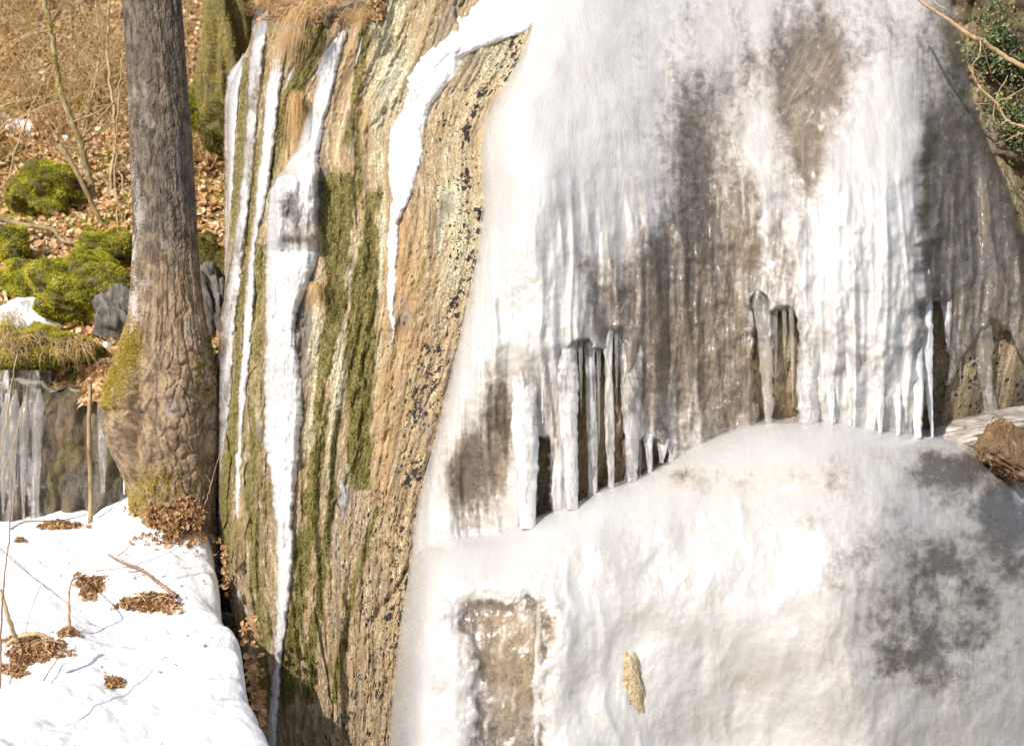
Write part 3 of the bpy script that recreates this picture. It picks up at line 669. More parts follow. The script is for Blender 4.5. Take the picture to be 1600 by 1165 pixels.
def icicle(parent, prof, y, y2=None, cloud=.5, seed=0, flat=.75):
    """prof rows: v, left u, right u; built at depth y (top) to y2 (foot)"""
    a = np.array(prof, float)
    if a[-1, 0]-a[0, 0] > 25:
        w0 = a[0, 2]-a[0, 1]; ex = min(42., .35*(a[-1, 0]-a[0, 0])); a = np.vstack([[a[0, 0]-ex, a[0, 1]-.06*w0, a[0, 2]+.06*w0], a])
    v = np.arange(a[0, 0], a[-1, 0]+1.5, 1.5); k = len(v)
    kk = np.ones(9)/9
    def sm(q): q = np.interp(v, a[:, 0], q); return np.convolve(np.pad(q, 4, 'edge'), kk, 'valid')
    l = sm(a[:, 1])+.8*fbm(v/14., seed*1.7, 3, 600+seed); r = sm(a[:, 2])+.8*fbm(v/14., seed*1.7+5, 3, 620+seed)
    yy = np.linspace(y, y2 if y2 is not None else y, k)
    cx = ((l+r)/2-800)/F*yy; rad = np.maximum((r-l)/2, .6)/F*yy*(.25+.75*ss(-2, min(34., .3*k*1.5), v-v[0]))
    kt = np.clip(1-(v-v[0])/min(130., .62*(v[-1]-v[0])), 0, 1); yy = yy+(.035+rad[:min(30, k)].max())*kt**1.2
    th = np.arange(28)/28*2*np.pi
    beads = 1+.05*np.sin(v/5.+3*fbm(v/30., seed*2., 2, 655))*ss(0, 30, v-v[0])
    rr = (rad*beads)[:, None]*(1+.18*fbm(np.cos(th)[None]*1.3+seed, v[:, None]/60.+np.sin(th)[None], 3, 640+seed)+.03*fbm(np.cos(th)[None]*3+seed, v[:, None]/9., 2, 650))
    X = cx[:, None]+rr*np.cos(th)[None]; Y = yy[:, None]+rr*flat*np.sin(th)[None]; Z = (CZ+(582.5-v)/F*yy)[:, None]+0*th[None]
    X = np.vstack([X, X[-1:].mean(1, keepdims=True)+0*X[-1:]]); Y = np.vstack([Y, Y[-1:].mean(1, keepdims=True)+0*Y[-1:]]); Z = np.vstack([Z, Z[-1:]-.001])
    return grid_mesh('icicle', X, Y, Z, M_icicle, parent, wrap=True, masks={'cloud': np.full(X.shape, cloud)})
def dep(u, v): return float(np.median(sheet_depth(np.array([u-7., u, u+7.]), np.array([v, v, v])+0.)[0]))
def mdep(u, v): return float(Mfinal(np.array([float(u)]), np.array([float(v)]))[0])
ic = [
 ([(560, 812, 822), (640, 814, 820), (720, 816, 818)], .5), ([(600, 1292, 1306), (640, 1295, 1304), (664, 1298, 1302)], .7), ([(560, 1322, 1336), (620, 1325, 1333), (664, 1327, 1331)], .7), ([(590, 1366, 1384), (640, 1369, 1381), (676, 1372, 1378)], .7), ([(600, 1396, 1410), (650, 1399, 1408), (680, 1401, 1406)], .6), ([(440, 992, 1004), (480, 994, 1002), (520, 997, 999)], .4), ([(380, 1236, 1246), (420, 1238, 1244), (456, 1240, 1242)], .5), ([(235, 1412, 1420), (262, 1414, 1419), (292, 1415, 1417)], .6),
 ([(560, 826, 836), (640, 828, 834), (700, 830, 832)], .3), ([(520, 843, 853), (590, 845, 851), (660, 847, 849)], .35), ([(515, 880, 890), (560, 883, 888), (600, 885, 886)], .3),
 ([(520, 904, 912), (570, 905, 910), (640, 907, 909)], .2), ([(535, 932, 940), (600, 933, 938), (690, 935, 937)], .2), ([(520, 960, 967), (575, 961, 966), (640, 963, 964)], .2),
 ([(700, 996, 1004), (722, 998, 1002), (742, 1000, 1001)], .3), ([(690, 1042, 1054), (708, 1045, 1051), (724, 1047, 1048)], .3), ([(660, 1058, 1072), (684, 1061, 1068), (706, 1063, 1065)], .3),
 ([(470, 1208, 1216), (540, 1209, 1215), (600, 1211, 1213)], .2), ([(470, 1222, 1230), (520, 1223, 1229), (560, 1225, 1227)], .2), ([(480, 1234, 1242), (560, 1236, 1241), (630, 1238, 1239)], .25),
 ([(300, 1170, 1180), (330, 1172, 1178), (362, 1174, 1176)], .5), ([(180, 1320, 1334), (205, 1324, 1332), (232, 1327, 1329)], .6), ([(340, 1208, 1216), (380, 1210, 1215), (410, 1212, 1213)], .5), ([(330, 975, 985), (360, 976, 983), (396, 978, 980)], .6),
 ([(520, 1444, 1452), (580, 1446, 1451), (640, 1448, 1450)], .5), ([(380, 1424, 1434), (440, 1426, 1432), (500, 1428, 1430)], .5), ([(540, 1496, 1504), (570, 1498, 1502), (598, 1500, 1501)], .3), ([(545, 1566, 1576), (580, 1568, 1574), (610, 1570, 1572)], .3),
 ([(600, 800, 842), (650, 800, 841), (700, 803, 840), (780, 808, 838), (824, 814, 839)], .75),
 ([(500, 850, 872), (560, 855, 868), (650, 858, 868), (795, 862, 868)], .45),
 ([(500, 862, 905), (560, 868, 903), (620, 872, 903), (700, 877, 903), (795, 887, 903)], .6),
 ([(480, 908, 930), (540, 914, 930), (600, 915, 931), (700, 918, 934), (772, 922, 934)], .5),
 ([(490, 934, 958), (540, 943, 958), (580, 945, 957), (640, 945, 959), (700, 947, 960), (762, 952, 959)], .5),
 ([(500, 962, 1010), (540, 968, 1006), (620, 971, 1002), (700, 976, 997), (752, 980, 995)], .35),
 ([(675, 1004, 1024), (700, 1008, 1020), (738, 1012, 1019)], .5),
 ([(685, 1024, 1050), (700, 1028, 1044), (722, 1030, 1036)], .55),
 ([(440, 1174, 1212), (480, 1179, 1208), (586, 1190, 1207), (664, 1195, 1206)], .25),
 ([(430, 1236, 1284), (480, 1241, 1281), (540, 1249, 1279), (580, 1246, 1279), (662, 1250, 1280)], .45),
 ([(556, 1217, 1222), (600, 1217, 1220), (612, 1218, 1219)], .6),
 ([(545, 1226, 1234), (590, 1229, 1232), (604, 1230, 1231)], .6),
 ([(440, 1432, 1460), (520, 1441, 1457), (560, 1440, 1457), (620, 1447, 1458), (684, 1455, 1459)], .8),
 ([(560, 1424, 1446), (620, 1426, 1443), (684, 1428, 1440)], .75),
 ([(460, 1470, 1492), (500, 1474, 1487), (548, 1479, 1482)], .55),
 ([(520, 1505, 1560), (560, 1519, 1552), (600, 1531, 1551), (640, 1540, 1558), (650, 1534, 1562)], .3),
 ([(590, 1590, 1598), (640, 1592, 1596)], .5),
 ([(280, 1158, 1166), (310, 1159, 1165), (345, 1161, 1163)], .9),
]
for i, (pr, cl_) in enumerate(ic):
    vt, lt, rt = pr[0]; vb, lb, rb_ = pr[-1]; u0 = (lt+rt)/2; ub = (lb+rb_)/2
    yt = dep(u0, vt-24)+.012
    if vb > J(ub)-8: yb = mdep(ub, vb)+.0
    else: yb = yt
    yb = max(min(yb, yt+.12), yt-.12)
    icicle(fall, pr, yt, yb, cl_, i)
for i, (pr, cl_) in enumerate([([(960, 690, 712), (1000, 704, 724), (1075, 709, 730), (1180, 712, 728)], .55), ([(985, 660, 690), (1040, 658, 696), (1180, 655, 700)], .95),
                               ([(990, 726, 738), (1075, 726, 734), (1150, 728, 732)], .85), ([(975, 838, 846), (1020, 836, 846), (1180, 830, 848)], .75)]):
    u0 = (pr[0][1]+pr[0][2])/2
    icicle(mound, pr, mdep(u0, pr[0][0]-10)+.05, mdep(u0, pr[0][0]-10)+.02, cl_, 30+i)

# rocks breaking through the ice
def uvsphere(nu=64, nv=40):
    th = np.linspace(0, 2*np.pi, nu, endpoint=False)[None]; ph = np.linspace(.02, np.pi-.02, nv)[:, None]
    return np.sin(ph)*np.cos(th), np.sin(ph)*np.sin(th), np.cos(ph)+0*th
def blob(name, c, r, mat, parent=None, seed=0, amp=.25, rough=.06, ang=0., sq=.75, nu=90, nv=56, ml=None):
    x, y, z = uvsphere(nu, nv)
    f = lambda s, o: fbm(x*s+o+z*.7, y*s-o+z*s, 4, 700+seed)
    k = 1+amp*f(1.1, seed)+rough*ridged(x*3+z*2, y*3-z*2.3, 4, 720+seed)
    sx = np.sign(x)*np.abs(x)**sq*k*r[0]; sy = np.sign(y)*np.abs(y)**sq*k*r[1]; sz = np.sign(z)*np.abs(z)**sq*k*r[2]
    ca, sa = math.cos(ang), math.sin(ang)
    X = c[0]+sx*ca+sz*sa; Z = c[2]-sx*sa+sz*ca; Y = c[1]+sy
    uv = np.stack([X+.6*Y, Z+.4*Y], -1)
    m = {kk: 0*X for kk in ('moss', 'dots', 'pale', 'orange', 'grey', 'wet')}
    if ml: m.update({kk: 0*X+vv for kk, vv in ml.items()})
    return grid_mesh(name, X, Y, Z, mat, parent, uv=uv, masks=m, wrap=True), (X, Y, Z)
def pxpt(u, v, y): return [float(q) for q in P(u, v, y)]
y_ = mdep(1565, 745)
o, _ = blob('boulder', pxpt(1572, 702, y_-.02), (.13, .12, .115), M_brown, seed=3, amp=.3, rough=.14, ang=.5, sq=.6); tag(o, 'rough rusty brown stone poking out of the ice at the right', 'rock')
o, _ = blob('rock_tip', pxpt(990, 1090, mdep(990, 1085)+.035), (.060, .055, .20), M_cliff, seed=4, amp=.22, rough=.02, ang=-.10, sq=1., ml={'pale': .6, 'orange': .3}); tag(o, 'pale yellowish rock tip breaking through the lower ice', 'rock')
o, _ = blob('ice_ledge', pxpt(1556, 668, 7.42), (.36, .26, .085), M_mound, seed=8, amp=.22, rough=.0, ang=-.2, sq=.9); tag(o, 'thin pale ledge of ice above the rusty brown stone', 'ice')
me = o.data; a_ = me.attributes.new('cloud', 'FLOAT', 'POINT'); a_.data.foreach_set('value', np.full(len(me.vertices), .6, np.float32)); a_ = me.attributes.new('warm', 'FLOAT', 'POINT'); a_.data.foreach_set('value', np.full(len(me.vertices), .8, np.float32))

# ------------------------------------------------------------------ ground on the left: snow, low rock wall, wooded slope
def snow_z(x, y):
    z = CZ-1.59+.27*(y-6.0)
    z = z+.33*np.exp(-((x+2.0)/.42)**2-((y-8.15)/.7)**2)       # swell round the foot of the tree
    z = z+.05*fbm(x*1.3, y*1.3, 4, 800)+.018*fbm(x*5, y*5, 4, 810)
    for (px_, py_, r_) in [(-2.25, 7.35, .16), (-1.92, 7.1, .2), (-2.40, 6.35, .2)]:
        z = z-.07*np.exp(-((x-px_)**2+(y-py_)**2)/r_**2)
    return z
def snow_hit(u, v):
    u = np.asarray(u, float); v = np.asarray(v, float)
    lo = np.full(u.shape, 4.0); hi = np.full(u.shape, 9.6)
    for _ in range(40):
        m = (lo+hi)/2; x, y, z = P(u, v, m); ab = z > snow_z(x, y)
        lo = np.where(ab, m, lo); hi = np.where(ab, hi, m)
    return np.stack(P(u, v, lo), -1)
rim = poly([(6.0, -.97), (6.6, -1.235), (7.0, -1.33), (7.35, -1.50), (7.6, -1.57), (8.0, -1.70), (8.6, -1.86), (9.4, -2.0)])
ys = np.linspace(3.2, 9.3, 420)[:, None]; at = np.linspace(0, 1, 420)[None]
rx = np.where(ys < 6.0, -.97+.25*(6.0-ys), rim(ys))+.03*fbm(ys*6, 1., 4, 820)
Xs = -4.6+(rx+4.6)*(1-(1-at)**1.6); Ysn = ys+0*at
Zs = snow_z(Xs, Ysn)
dr = rx-Xs; Zs = Zs-.10*np.exp(-dr/.05)-.25*np.exp(-dr/.012)
drop = np.array([.5, 1.2])[None]
Xs2 = np.hstack([Xs, rx+.01*drop]); Ys2 = np.hstack([Ysn, ys+0*drop]); Zs2 = np.hstack([Zs, Zs[:, -1:]-drop])
sn = grid_mesh('snow', Xs2, Ys2, Zs2, M_snow); tag(sn, 'thin snow cover sloping down from the tree', kind='structure')
# dark soil in the gap between snow and rock, and below everything
gx = np.linspace(-7, 6, 160)[None]; gy = np.linspace(2.5, 10.5, 160)[:, None]
Zg = CZ-2.75+.27*(gy-6.0)+.08*fbm(gx*2, gy*2, 4, 830)+0*gx
grid_mesh('ground', gx+0*gy, gy+0*gx, Zg, M_soil)
tag(bpy.data.objects['ground'], 'brown forest soil under the snow', kind='structure')

def hill_z(x, y):
    z = CZ+.02+(y-8.75)*.66
    z = z+.16*fbm(x*.9, y*.9, 4, 840)+.05*fbm(x*3.3, y*3.3, 3, 850)+.10*np.maximum(x+2.3, 0)
    return z
def hill_hit(u, v):
    u = np.asarray(u, float); v = np.asarray(v, float)
    lo = np.full(u.shape, 8.0); hi = np.full(u.shape, 30.)
    for _ in range(45):
        m = (lo+hi)/2; x, y, z = P(u, v, m); ab = z > hill_z(x, y)
        lo = np.where(ab, m, lo); hi = np.where(ab, hi, m)
    return np.stack(P(u, v, lo), -1)
hx = np.linspace(-8, 7, 300)[None]; hy = (8.72+np.linspace(0, 1, 360)**1.3*16)[:, None]
edge_rag = .10*fbm(hx*2.5, 0., 4, 860)
HY = hy+edge_rag*np.exp(-(hy-8.72)/.6)
hill = grid_mesh('hillside', hx+0*hy, HY+0*hx, hill_z(hx+0*hy, HY+0*hx), M_soil)
tag(hill, 'steep wooded slope covered in fallen leaves', kind='structure')
# low rock wall under the terrace
nx_, nz_ = 420, 200
wx = np.linspace(-5.5, -1.2, nx_)[None]; wt = np.linspace(0, 1, nz_)[:, None]
wy0 = 8.72+.10*fbm(wx*2.5, 0., 4, 860)-.02
wz1 = hill_z(wx, wy0)+.0; wz0 = CZ-1.45
WZ = wz1+(wz0-wz1)*wt
WY = wy0-.22*wt-.06*ss(.0, .06, wt)-.07*ridged(wx*2.6+.3*fbm(wx*2, WZ*2, 3, 5), WZ*.7, 4, 870)-.03*fbm(wx*8, WZ*5, 4, 880)+.09
WX = wx+0*wt
nn_ = fbm(WX*3, WZ*2, 4, 885)
wall = grid_mesh('rock_ledge', WX, WY, WZ, M_dark, uv=np.stack([WX, WZ], -1),
   masks={'moss': .6*ss(.2, .6, fbm(WX*4, WZ*2.4, 4, 890))+.5*ss(.12, .0, wt+0*WX), 'dots': 0*WX+.25, 'pale': .35*ss(0, .5, nn_), 'orange': .35*ss(-.1, .5, -nn_), 'grey': .25+0*WX, 'wet': 0*WX+.25})
tag(wall, 'low dark mossy rock step below the wooded slope', kind='structure')
def wall_y(x, z):
    j = int(np.clip((x+5.5)/4.3*(nx_-1), 0, nx_-1)); i = int(np.argmin(np.abs(WZ[:, j]-z))); return float(WY[i, j])

# ice on the low rock step
ledge_ice = empty('ledge_ice', pxpt(60, 700, 8.45), 'grey sheet of thin ice and small icicles on the dark rock step at the left', 'ice')
u = np.linspace(-60, 80, 90)[None]; v = np.linspace(578, 850, 150)[:, None]
UU = u+0*v; VV = v+0*u
zz = CZ+(582.5-VV)/F*8.5; xx = (UU-800)/F*8.5
ii = np.clip(((xx+5.5)/4.3*(nx_-1)).astype(int), 0, nx_-1); jj = np.clip(((wz1[0][ii]-zz)/(wz1[0][ii]-wz0)*(nz_-1)).astype(int), 0, nz_-1)
yy = WY[jj, ii]
k5 = np.ones(7)/7
yy = np.apply_along_axis(lambda a: np.convolve(np.pad(a, 3, 'edge'), k5, 'valid'), 0, yy); yy = np.apply_along_axis(lambda a: np.convolve(np.pad(a, 3, 'edge'), k5, 'valid'), 1, yy)
t = .05*ss(80, 55, UU+8*fbm(VV/30., 1., 3, 900))*(.7+.5*ridged(UU/14., VV/150., 3, 905)*.6)
yy = yy-t+.02
grid_mesh('ice_sheet', (UU-800)/F*yy, yy, CZ+(582.5-VV)/F*yy, M_greyice, ledge_ice, uv=np.stack([UU/250., VV/250.], -1), masks={'cloud': .30+.4*fbm(UU/20., VV/90., 3, 910), 'warm': 0*UU+.3})
ya = float(yy.min())-.01
for i, (pr, c_) in enumerate([([(660, -4, 12), (720, 0, 10), (800, 3, 7)], .2), ([(650, 10, 26), (740, 14, 24), (812, 17, 19)], .25), ([(660, 26, 42), (730, 31, 40), (815, 36, 38)], .25), ([(650, 46, 64), (740, 53, 63), (810, 57, 60)], .2),
                              ([(690, 188, 200), (720, 191, 197), (772, 193, 195)], .9), ([(715, 200, 210), (745, 203, 208), (790, 205, 207)], .8), ([(640, 148, 172), (690, 152, 168), (770, 158, 164)], .35)]):
    icicle(ledge_ice, pr, ya+.05, ya+.05, c_, 40+i)

# ------------------------------------------------------------------ leaf litter
ul = rng.uniform(-120, 700, 26000); vl = 590-rng.random(26000)**.85*720
hp = hill_hit(ul, vl); ok = (hp[:, 1] < 19) & (hp[:, 1] > 8.6)
hp = hp[ok]; ul_, vl_ = ul[ok], vl[ok]
nh = rng.normal(0, .45, (len(hp), 3))+np.array([0, -.55, .85])
leaves_obj('leaf_litter', hp+np.array([0, -.01, .02])+rng.normal(0, .012, hp.shape), nh, rng.uniform(.035, .085, len(hp)), M_leaf)
tag(bpy.data.objects['leaf_litter'], 'tan and orange fallen leaves covering the wooded slope', 'fallen leaves', kind='stuff')
# leaves in the gap between snow and rock
vg = np.concatenate([rng.uniform(965, 1180, 170), rng.uniform(850, 930, 40)]); ug = np.interp(vg, [850, 930, 960, 1075, 1180], [346, 352, 376, 388, 396])+rng.random(len(vg))**1.3*np.where(vg > 940, 26, 6)
yg = np.where(vg > 940, 7.15, 7.68)+rng.uniform(-.05, .25, len(ug))
cg = np.stack(P(ug, vg, yg), -1)
leaves_obj('leaf_litter', cg, rng.normal(0, .6, cg.shape)+np.array([-.2, -.6, .7]), rng.uniform(.025, .055, len(ug)), M_leafd)
tag(bpy.data.objects['leaf_litter.001'], 'reddish brown leaves caught in the dark gap between snow and rock', 'fallen leaves', kind='stuff')

def cluster(u, v, ru, rv, n, label, hit=snow_hit, h=.03, size=(.016, .046), mat=M_leafd, name='leaf_pile', cat='leaf pile', sticks=0, group=None):
    n = int(n*1.4); a = rng.random(n)*2*np.pi; r = rng.random(n)**.6; wob = 1+.3*np.sin(a*3+u)+.18*np.sin(a*7+v)
    uu = u+np.cos(a)*r*ru*wob; vv = v+np.sin(a)*r*rv*wob
    p = hit(uu, vv); p[:, 2] += rng.random(n)*h*(1.1-r); N = rng.normal(0, .75, (n, 3))+np.array([0, -.3, .7])
    c = p.mean(0)
    e = empty(name, tuple(c), label, cat, group)
    leaves_obj('leaves', p, N, rng.uniform(*size, n), mat, e, .6)
    if sticks:
        for i in range(sticks):
            T = Tubes(); q = p[rng.integers(n)]; d = rng.normal(0, 1, 3)*np.array([1, .6, .35]); d /= np.linalg.norm(d); L = rng.uniform(.06, .16)
            T.add(curve([q-d*L*.5+np.array([0, 0, .02]), q+np.array([0, 0, .035]), q+d*L*.5+np.array([0, 0, .01])], 5), rng.uniform(.0015, .003), 5)
            T.build('twig', M_twigl, e)
    return e
cluster(141, 916, 24, 19, 200, 'round pile of brown leaves in a hollow of the snow', sticks=4)
cluster(238, 944, 50, 15, 380, 'long pile of brown leaves under the end of the fallen branch', sticks=6)
cluster(52, 1018, 48, 22, 420, 'large pile of leaves and roots at the bottom left', sticks=8, h=.07)
cluster(24, 1046, 20, 12, 90, 'small leaf pile just below the large one with roots')
cluster(107, 990, 17, 6, 70, 'thin scatter of leaves at the foot of the bent stalk')
cluster(178, 1068, 14, 9, 80, 'small curled leaf pile at the bottom of the snow')
cluster(32, 845, 9, 3, 22, 'few orange leaves on the snow at the upper left')
cluster(283, 800, 26, 10, 130, 'brown leaves leaning against the right of the tree base', h=.05)
cluster(95, 822, 38, 6, 150, 'dark leaves at the foot of the low rock step', h=.03)
cluster(165, 590, 46, 34, 700, 'heap of pale curled leaves beside the tree on top of the rock step', hit=hill_hit, h=.12, size=(.04, .08), mat=M_leaf, sticks=6)
# single leaves on the snow
for (u_, v_) in [(107, 882), (263, 882), (255, 902), (303, 868), (318, 910), (262, 990), (293, 994), (290, 936), (308, 863), (330, 855), (322, 847), (344, 917), (283, 916), (196, 866), (248, 1052), (160, 1045), (95, 900), (310, 848), (337, 868), (335, 842), (275, 1040), (210, 905), (228, 1000), (320, 1010), (62, 880)]:
    p = snow_hit(np.array([u_]), np.array([v_])); s_ = rng.uniform(.018, .032)
    o = leaves_obj('fallen_leaf', p+np.array([[0, 0, .006]]), rng.normal(0, .5, (1, 3))+np.array([[0, -.2, 1]]), np.array([s_]), M_leafd, None, .6)
    tag(o, 'tiny dry leaf lying alone on the snow', 'leaf', 'single leaves scattered on the snow')

nd = 900; ud = rng.uniform(-30, 372, nd); vd = rng.uniform(835, 1170, nd); wsel = rng.random(nd) < np.clip(.12+.9*gs(ud, vd, 318, 880, 40, 60)+.5*gs(ud, vd, 110, 960, 90, 60), 0, 1)
pd = snow_hit(ud[wsel], vd[wsel]); nd = len(pd)
leaves_obj('debris', pd+np.array([0, 0, .003]), rng.normal(0, .6, (nd, 3))+np.array([0, 0, 1]), rng.uniform(.004, .012, nd), M_leafd, None, .4)
tag(bpy.data.objects['debris'], 'fine bark crumbs and bud scales sprinkled on the snow', 'debris', kind='stuff')
# snow patches on the slope
def patch(u, v, ru, rv, label, seed):
    a = np.linspace(0, 2*np.pi, 72, endpoint=False)[None]; r = np.linspace(0, 1, 20)[:, None]
    k = 1+.35*fbm(np.cos(a)*1.5+seed, np.sin(a)*1.5, 3, 920)
    uu = u+ru*r*k*np.cos(a); vv = v+rv*r*k*np.sin(a)
    p = hill_hit(uu.ravel(), vv.ravel()).reshape(*uu.shape, 3)
    h = (.05+.0005*ru)*(1-r**2)**.5+.02*fbm(uu/12., vv/8., 3, 925)*(1-r)-.015
    o = grid_mesh('snow_patch', p[..., 0], p[..., 1]-h*.4, p[..., 2]+h+.02, M_snow, wrap=True); return tag(o, label, 'snow')
patch(48, 498, 60, 24, 'wedge of snow lying between the mossy boulders', 1)
patch(2, 517, 14, 9, 'small snow corner at the left edge below the wedge of snow', 8)
patch(28, 201, 30, 8, 'flat snow patch high on the slope at the left edge', 2)
patch(101, 222, 9, 4, 'tiny snow spot beside the leaning stick on the slope', 3)
patch(116, 418, 13, 6, 'small snow spot between two mossy boulders', 4)
patch(167, 548, 9, 5, 'tiny snow spot among leaves just left of the tree', 5)
patch(2, 188, 12, 6, 'small snow lump at the left edge above the flat patch', 6)

# ------------------------------------------------------------------ mossy boulders
def mossboulder(u, v, ru, rv, label, seed, n=9000, mat=M_moss, y=None, top=.0, L=.022, rock=None, name='mossy_boulder', depthk=.8, ang=0., mp=.42):
    if y is None: y = float(hill_hit(np.array([u]), np.array([v+rv*.8]))[0, 1])-.02
    c = pxpt(u, v, y); r = (ru/F*y, ru/F*y*depthk, rv/F*y)
    e = empty(name, (c[0], c[1], c[2]-r[2]), label, 'rock')
    o, (X, Y, Z) = blob('rock', c, r, rock or M_dark, e, seed=seed, amp=.65, rough=.07, ang=ang, sq=.9, ml={'moss': .95})
    H, W = X.shape
    n = int(n*2.6); i = rng.integers(0, H-1, n*2); j = rng.integers(0, W, n*2); fi = rng.random(n*2); fj = rng.random(n*2)
    S = np.stack([X, Y, Z], -1); j2 = (j+1) % W
    p = (S[i, j]*(1-fi)[:, None]+S[i+1, j]*fi[:, None])*(1-fj)[:, None]+(S[i, j2]*(1-fi)[:, None]+S[i+1, j2]*fi[:, None])*fj[:, None]
    N = np.cross(S[i, j2]-S[i, j], S[i+1, j]-S[i, j]); N /= np.linalg.norm(N, axis=1, keepdims=True)+1e-9
    s_ = np.sign(np.einsum('ij,ij->i', N, p-np.array(c))); N *= s_[:, None]
    pat = fbm(p[:, 0]*9+seed, p[:, 2]*9, 4, 940)
    ok = (N[:, 2]+.35*pat > top-.75) & (pat > mp-.75) & (N[:, 1] < .6)
    p = p[ok][:n]; N = N[ok][:n]; pat = pat[ok][:n]
    p = p+N*(.02*np.maximum(fbm(p[:, 0]*40, p[:, 2]*40, 2, 945), 0)+.004)[:, None]
    V_, F_, r_ = blades_arrays(p, N+np.array([0, 0, .35]), L*.62, .0026, .55)
    r_ = np.clip(.35*r_+.35+.5*np.repeat(pat, 3)-.25*np.repeat(N[:, 0], 3)*0, 0, 1)
    raw_mesh('moss', V_, F_, mat, e, False, None, {'rnd': r_})
    return e
mossboulder(78, 306, 50, 38, 'tall domed boulder with bright green moss high on the slope', 11, 14000)
mossboulder(14, 388, 24, 28, 'small mossy boulder at the left edge of the slope', 12, 5000)
mossboulder(170, 388, 42, 28, 'mossy boulder half hidden behind the left of the tree trunk', 13, 9000)
mossboulder(40, 440, 34, 28, 'yellow green mossy boulder above the wedge of snow', 14, 10000)
mossboulder(130, 452, 64, 44, 'widest cushion of bright moss over a boulder left of the tree', 15, 18000)
mossboulder(60, 546, 78, 28, 'long low mossy boulder on the brink of the rock step', 16, 16000)
mossboulder(310, 166, 17, 28, 'small upright boulder of bright moss between tree and rock face', 17, 6000, y=11.)
mossboulder(344, 200, 26, 30, 'shaggy dark mossy stone in the shade beside the rock face', 18, 5000, M_mossd, y=10.4)
mossboulder(350, 80, 30, 130, 'tall pillar of rock with yellow green moss at the back', 19, 4500, M_mossy, y=10.6, depthk=1.2, rock=M_cliff)
mossboulder(332, 430, 30, 42, 'dark green mossy boulder between tree trunk and rock face', 20, 6000, M_mossd, y=9.3)
o, _ = blob('boulder', pxpt(325, 520, 9.0), (.16, .18, .34), M_dark, seed=21, amp=.3, rough=.1, ml={'grey': .9, 'moss': .1}); tag(o, 'grey blue bare rock between tree trunk and ice strip', 'rock')
o, _ = blob('boulder', pxpt(188, 500, 9.1), (.13, .15, .17), M_dark, seed=22, amp=.4, rough=.03, ml={'grey': .9, 'pale': .3}); tag(o, 'grey stone just left of the tree trunk', 'rock')
o, _ = blob('boulder', pxpt(172, 235, 11.8), (.14, .14, .13), M_dark, seed=23, amp=.3, rough=.1, ml={'grey': .6}); tag(o, 'dull stone half buried in leaves halfway up the slope', 'rock')
o, _ = blob('boulder', pxpt(322, 690, 8.75), (.20, .2, .5), M_dark, seed=24, amp=.3, rough=.1, ml={'moss': .3, 'wet': .5}); tag(o, 'dark damp rock in the recess right of the tree base', 'rock')
o, _ = blob('boulder', pxpt(545, 38, 8.05), (.14, .18, .085), M_cliff, seed=25, amp=.3, rough=.08, ang=-.3, sq=.7, ml={'grey': .4}); tag(o, 'grey tan slab on top of the rock face beside the straw grass', 'rock')

ug_ = rng.uniform(-60, 350, 90000); vg_ = rng.uniform(150, 590, 90000); pg_ = hill_hit(ug_, vg_)
pt_ = fbm(pg_[:, 0]*1.7+3, pg_[:, 1]*1.7, 4, 1100); ok = (pt_ > .10+.15*ss(280, 180, vg_)) & (rng.random(90000) < 3*(pt_-.1)); pg_ = pg_[ok][:26000]
V_, F_, r_ = blades_arrays(pg_+np.array([0, -.01, .03])+rng.normal(0, .008, pg_.shape), np.tile([[0, -.4, .9]], (len(pg_), 1)), .018, .003, .6)
tag(raw_mesh('moss', V_, F_, M_moss, None, False, None, {'rnd': r_}), 'low yellow green moss patches creeping over the leafy slope', 'moss', kind='stuff')

# ------------------------------------------------------------------ the tree
TY = 8.05
TL = poly([(-700, 175), (-300, 188), (0, 197), (172, 206), (378, 213), (483, 208), (531, 199), (586, 182), (620, 173), (651, 170), (682, 176), (713, 192), (740, 205), (780, 214), (830, 212), (900, 200)])
TR = poly([(-700, 245), (-300, 266), (0, 280), (172, 292), (378, 304), (466, 311), (517, 317), (579, 332), (620, 336), (689, 338), (740, 334), (780, 330), (830, 334), (900, 345)])
tree = empty('tree', pxpt(272, 826, TY), 'thick grey brown tree trunk with a swollen cracked base beside the rock face', 'tree')
vt = np.concatenate([np.linspace(-700, 0, 160, endpoint=False), np.linspace(0, 900, 620)])[:, None]
th = np.linspace(0, 2*np.pi, 330, endpoint=False)[None]
l = TL(vt); r = TR(vt); cx = (l+r)/2; rp = (r-l)/2/F*TY
ct, st_ = np.cos(th), np.sin(th)       # st_<0 faces the camera
low = ss(380, 560, vt)
arc = (th+.0*vt)*rp*1.0; hgt = -vt/F*TY
sw = .008*fbm(arc*9, hgt*5, 3, 950)
# periodic coordinates around the trunk
s1 = np.where(th > np.pi, th-2*np.pi, th)
f1, f2, cid = worley((s1*.165+sw)*(40-2*low), hgt*(11-2.5*low)+.5*fbm(s1*1.5, hgt*3, 3, 955), 5)
g1, g2, _ = worley((s1*.165+sw)*(80), hgt*26, 8)
plate = ss(.0, .22, f2-f1)*(.0045+.0075*low)+(cid-.5)*.004*low+ss(0, .3, g2-g1)*.0035
ridge = .004*ridged(s1*4+sw*20, hgt*1.3, 3, 960)
R_ = rp*(1+.05*fbm(ct*1.2+2, st_*1.2+hgt*.8, 3, 965))+plate+ridge+.002*fbm(s1*40, hgt*60, 3, 970)
uu_ = cx+ct*(r-l)/2
front = ss(.25, -.15, st_)
groove = gs(uu_, vt, 237-(vt-640)*-.02, 640, 9, 75)*front+.6*gs(uu_, vt, 226, 700, 8, 60)*front
crease = np.exp(-((vt-(646-8*np.sin((uu_-172)/22.)))/4.5)**2)*ss(244, 238, uu_)*front
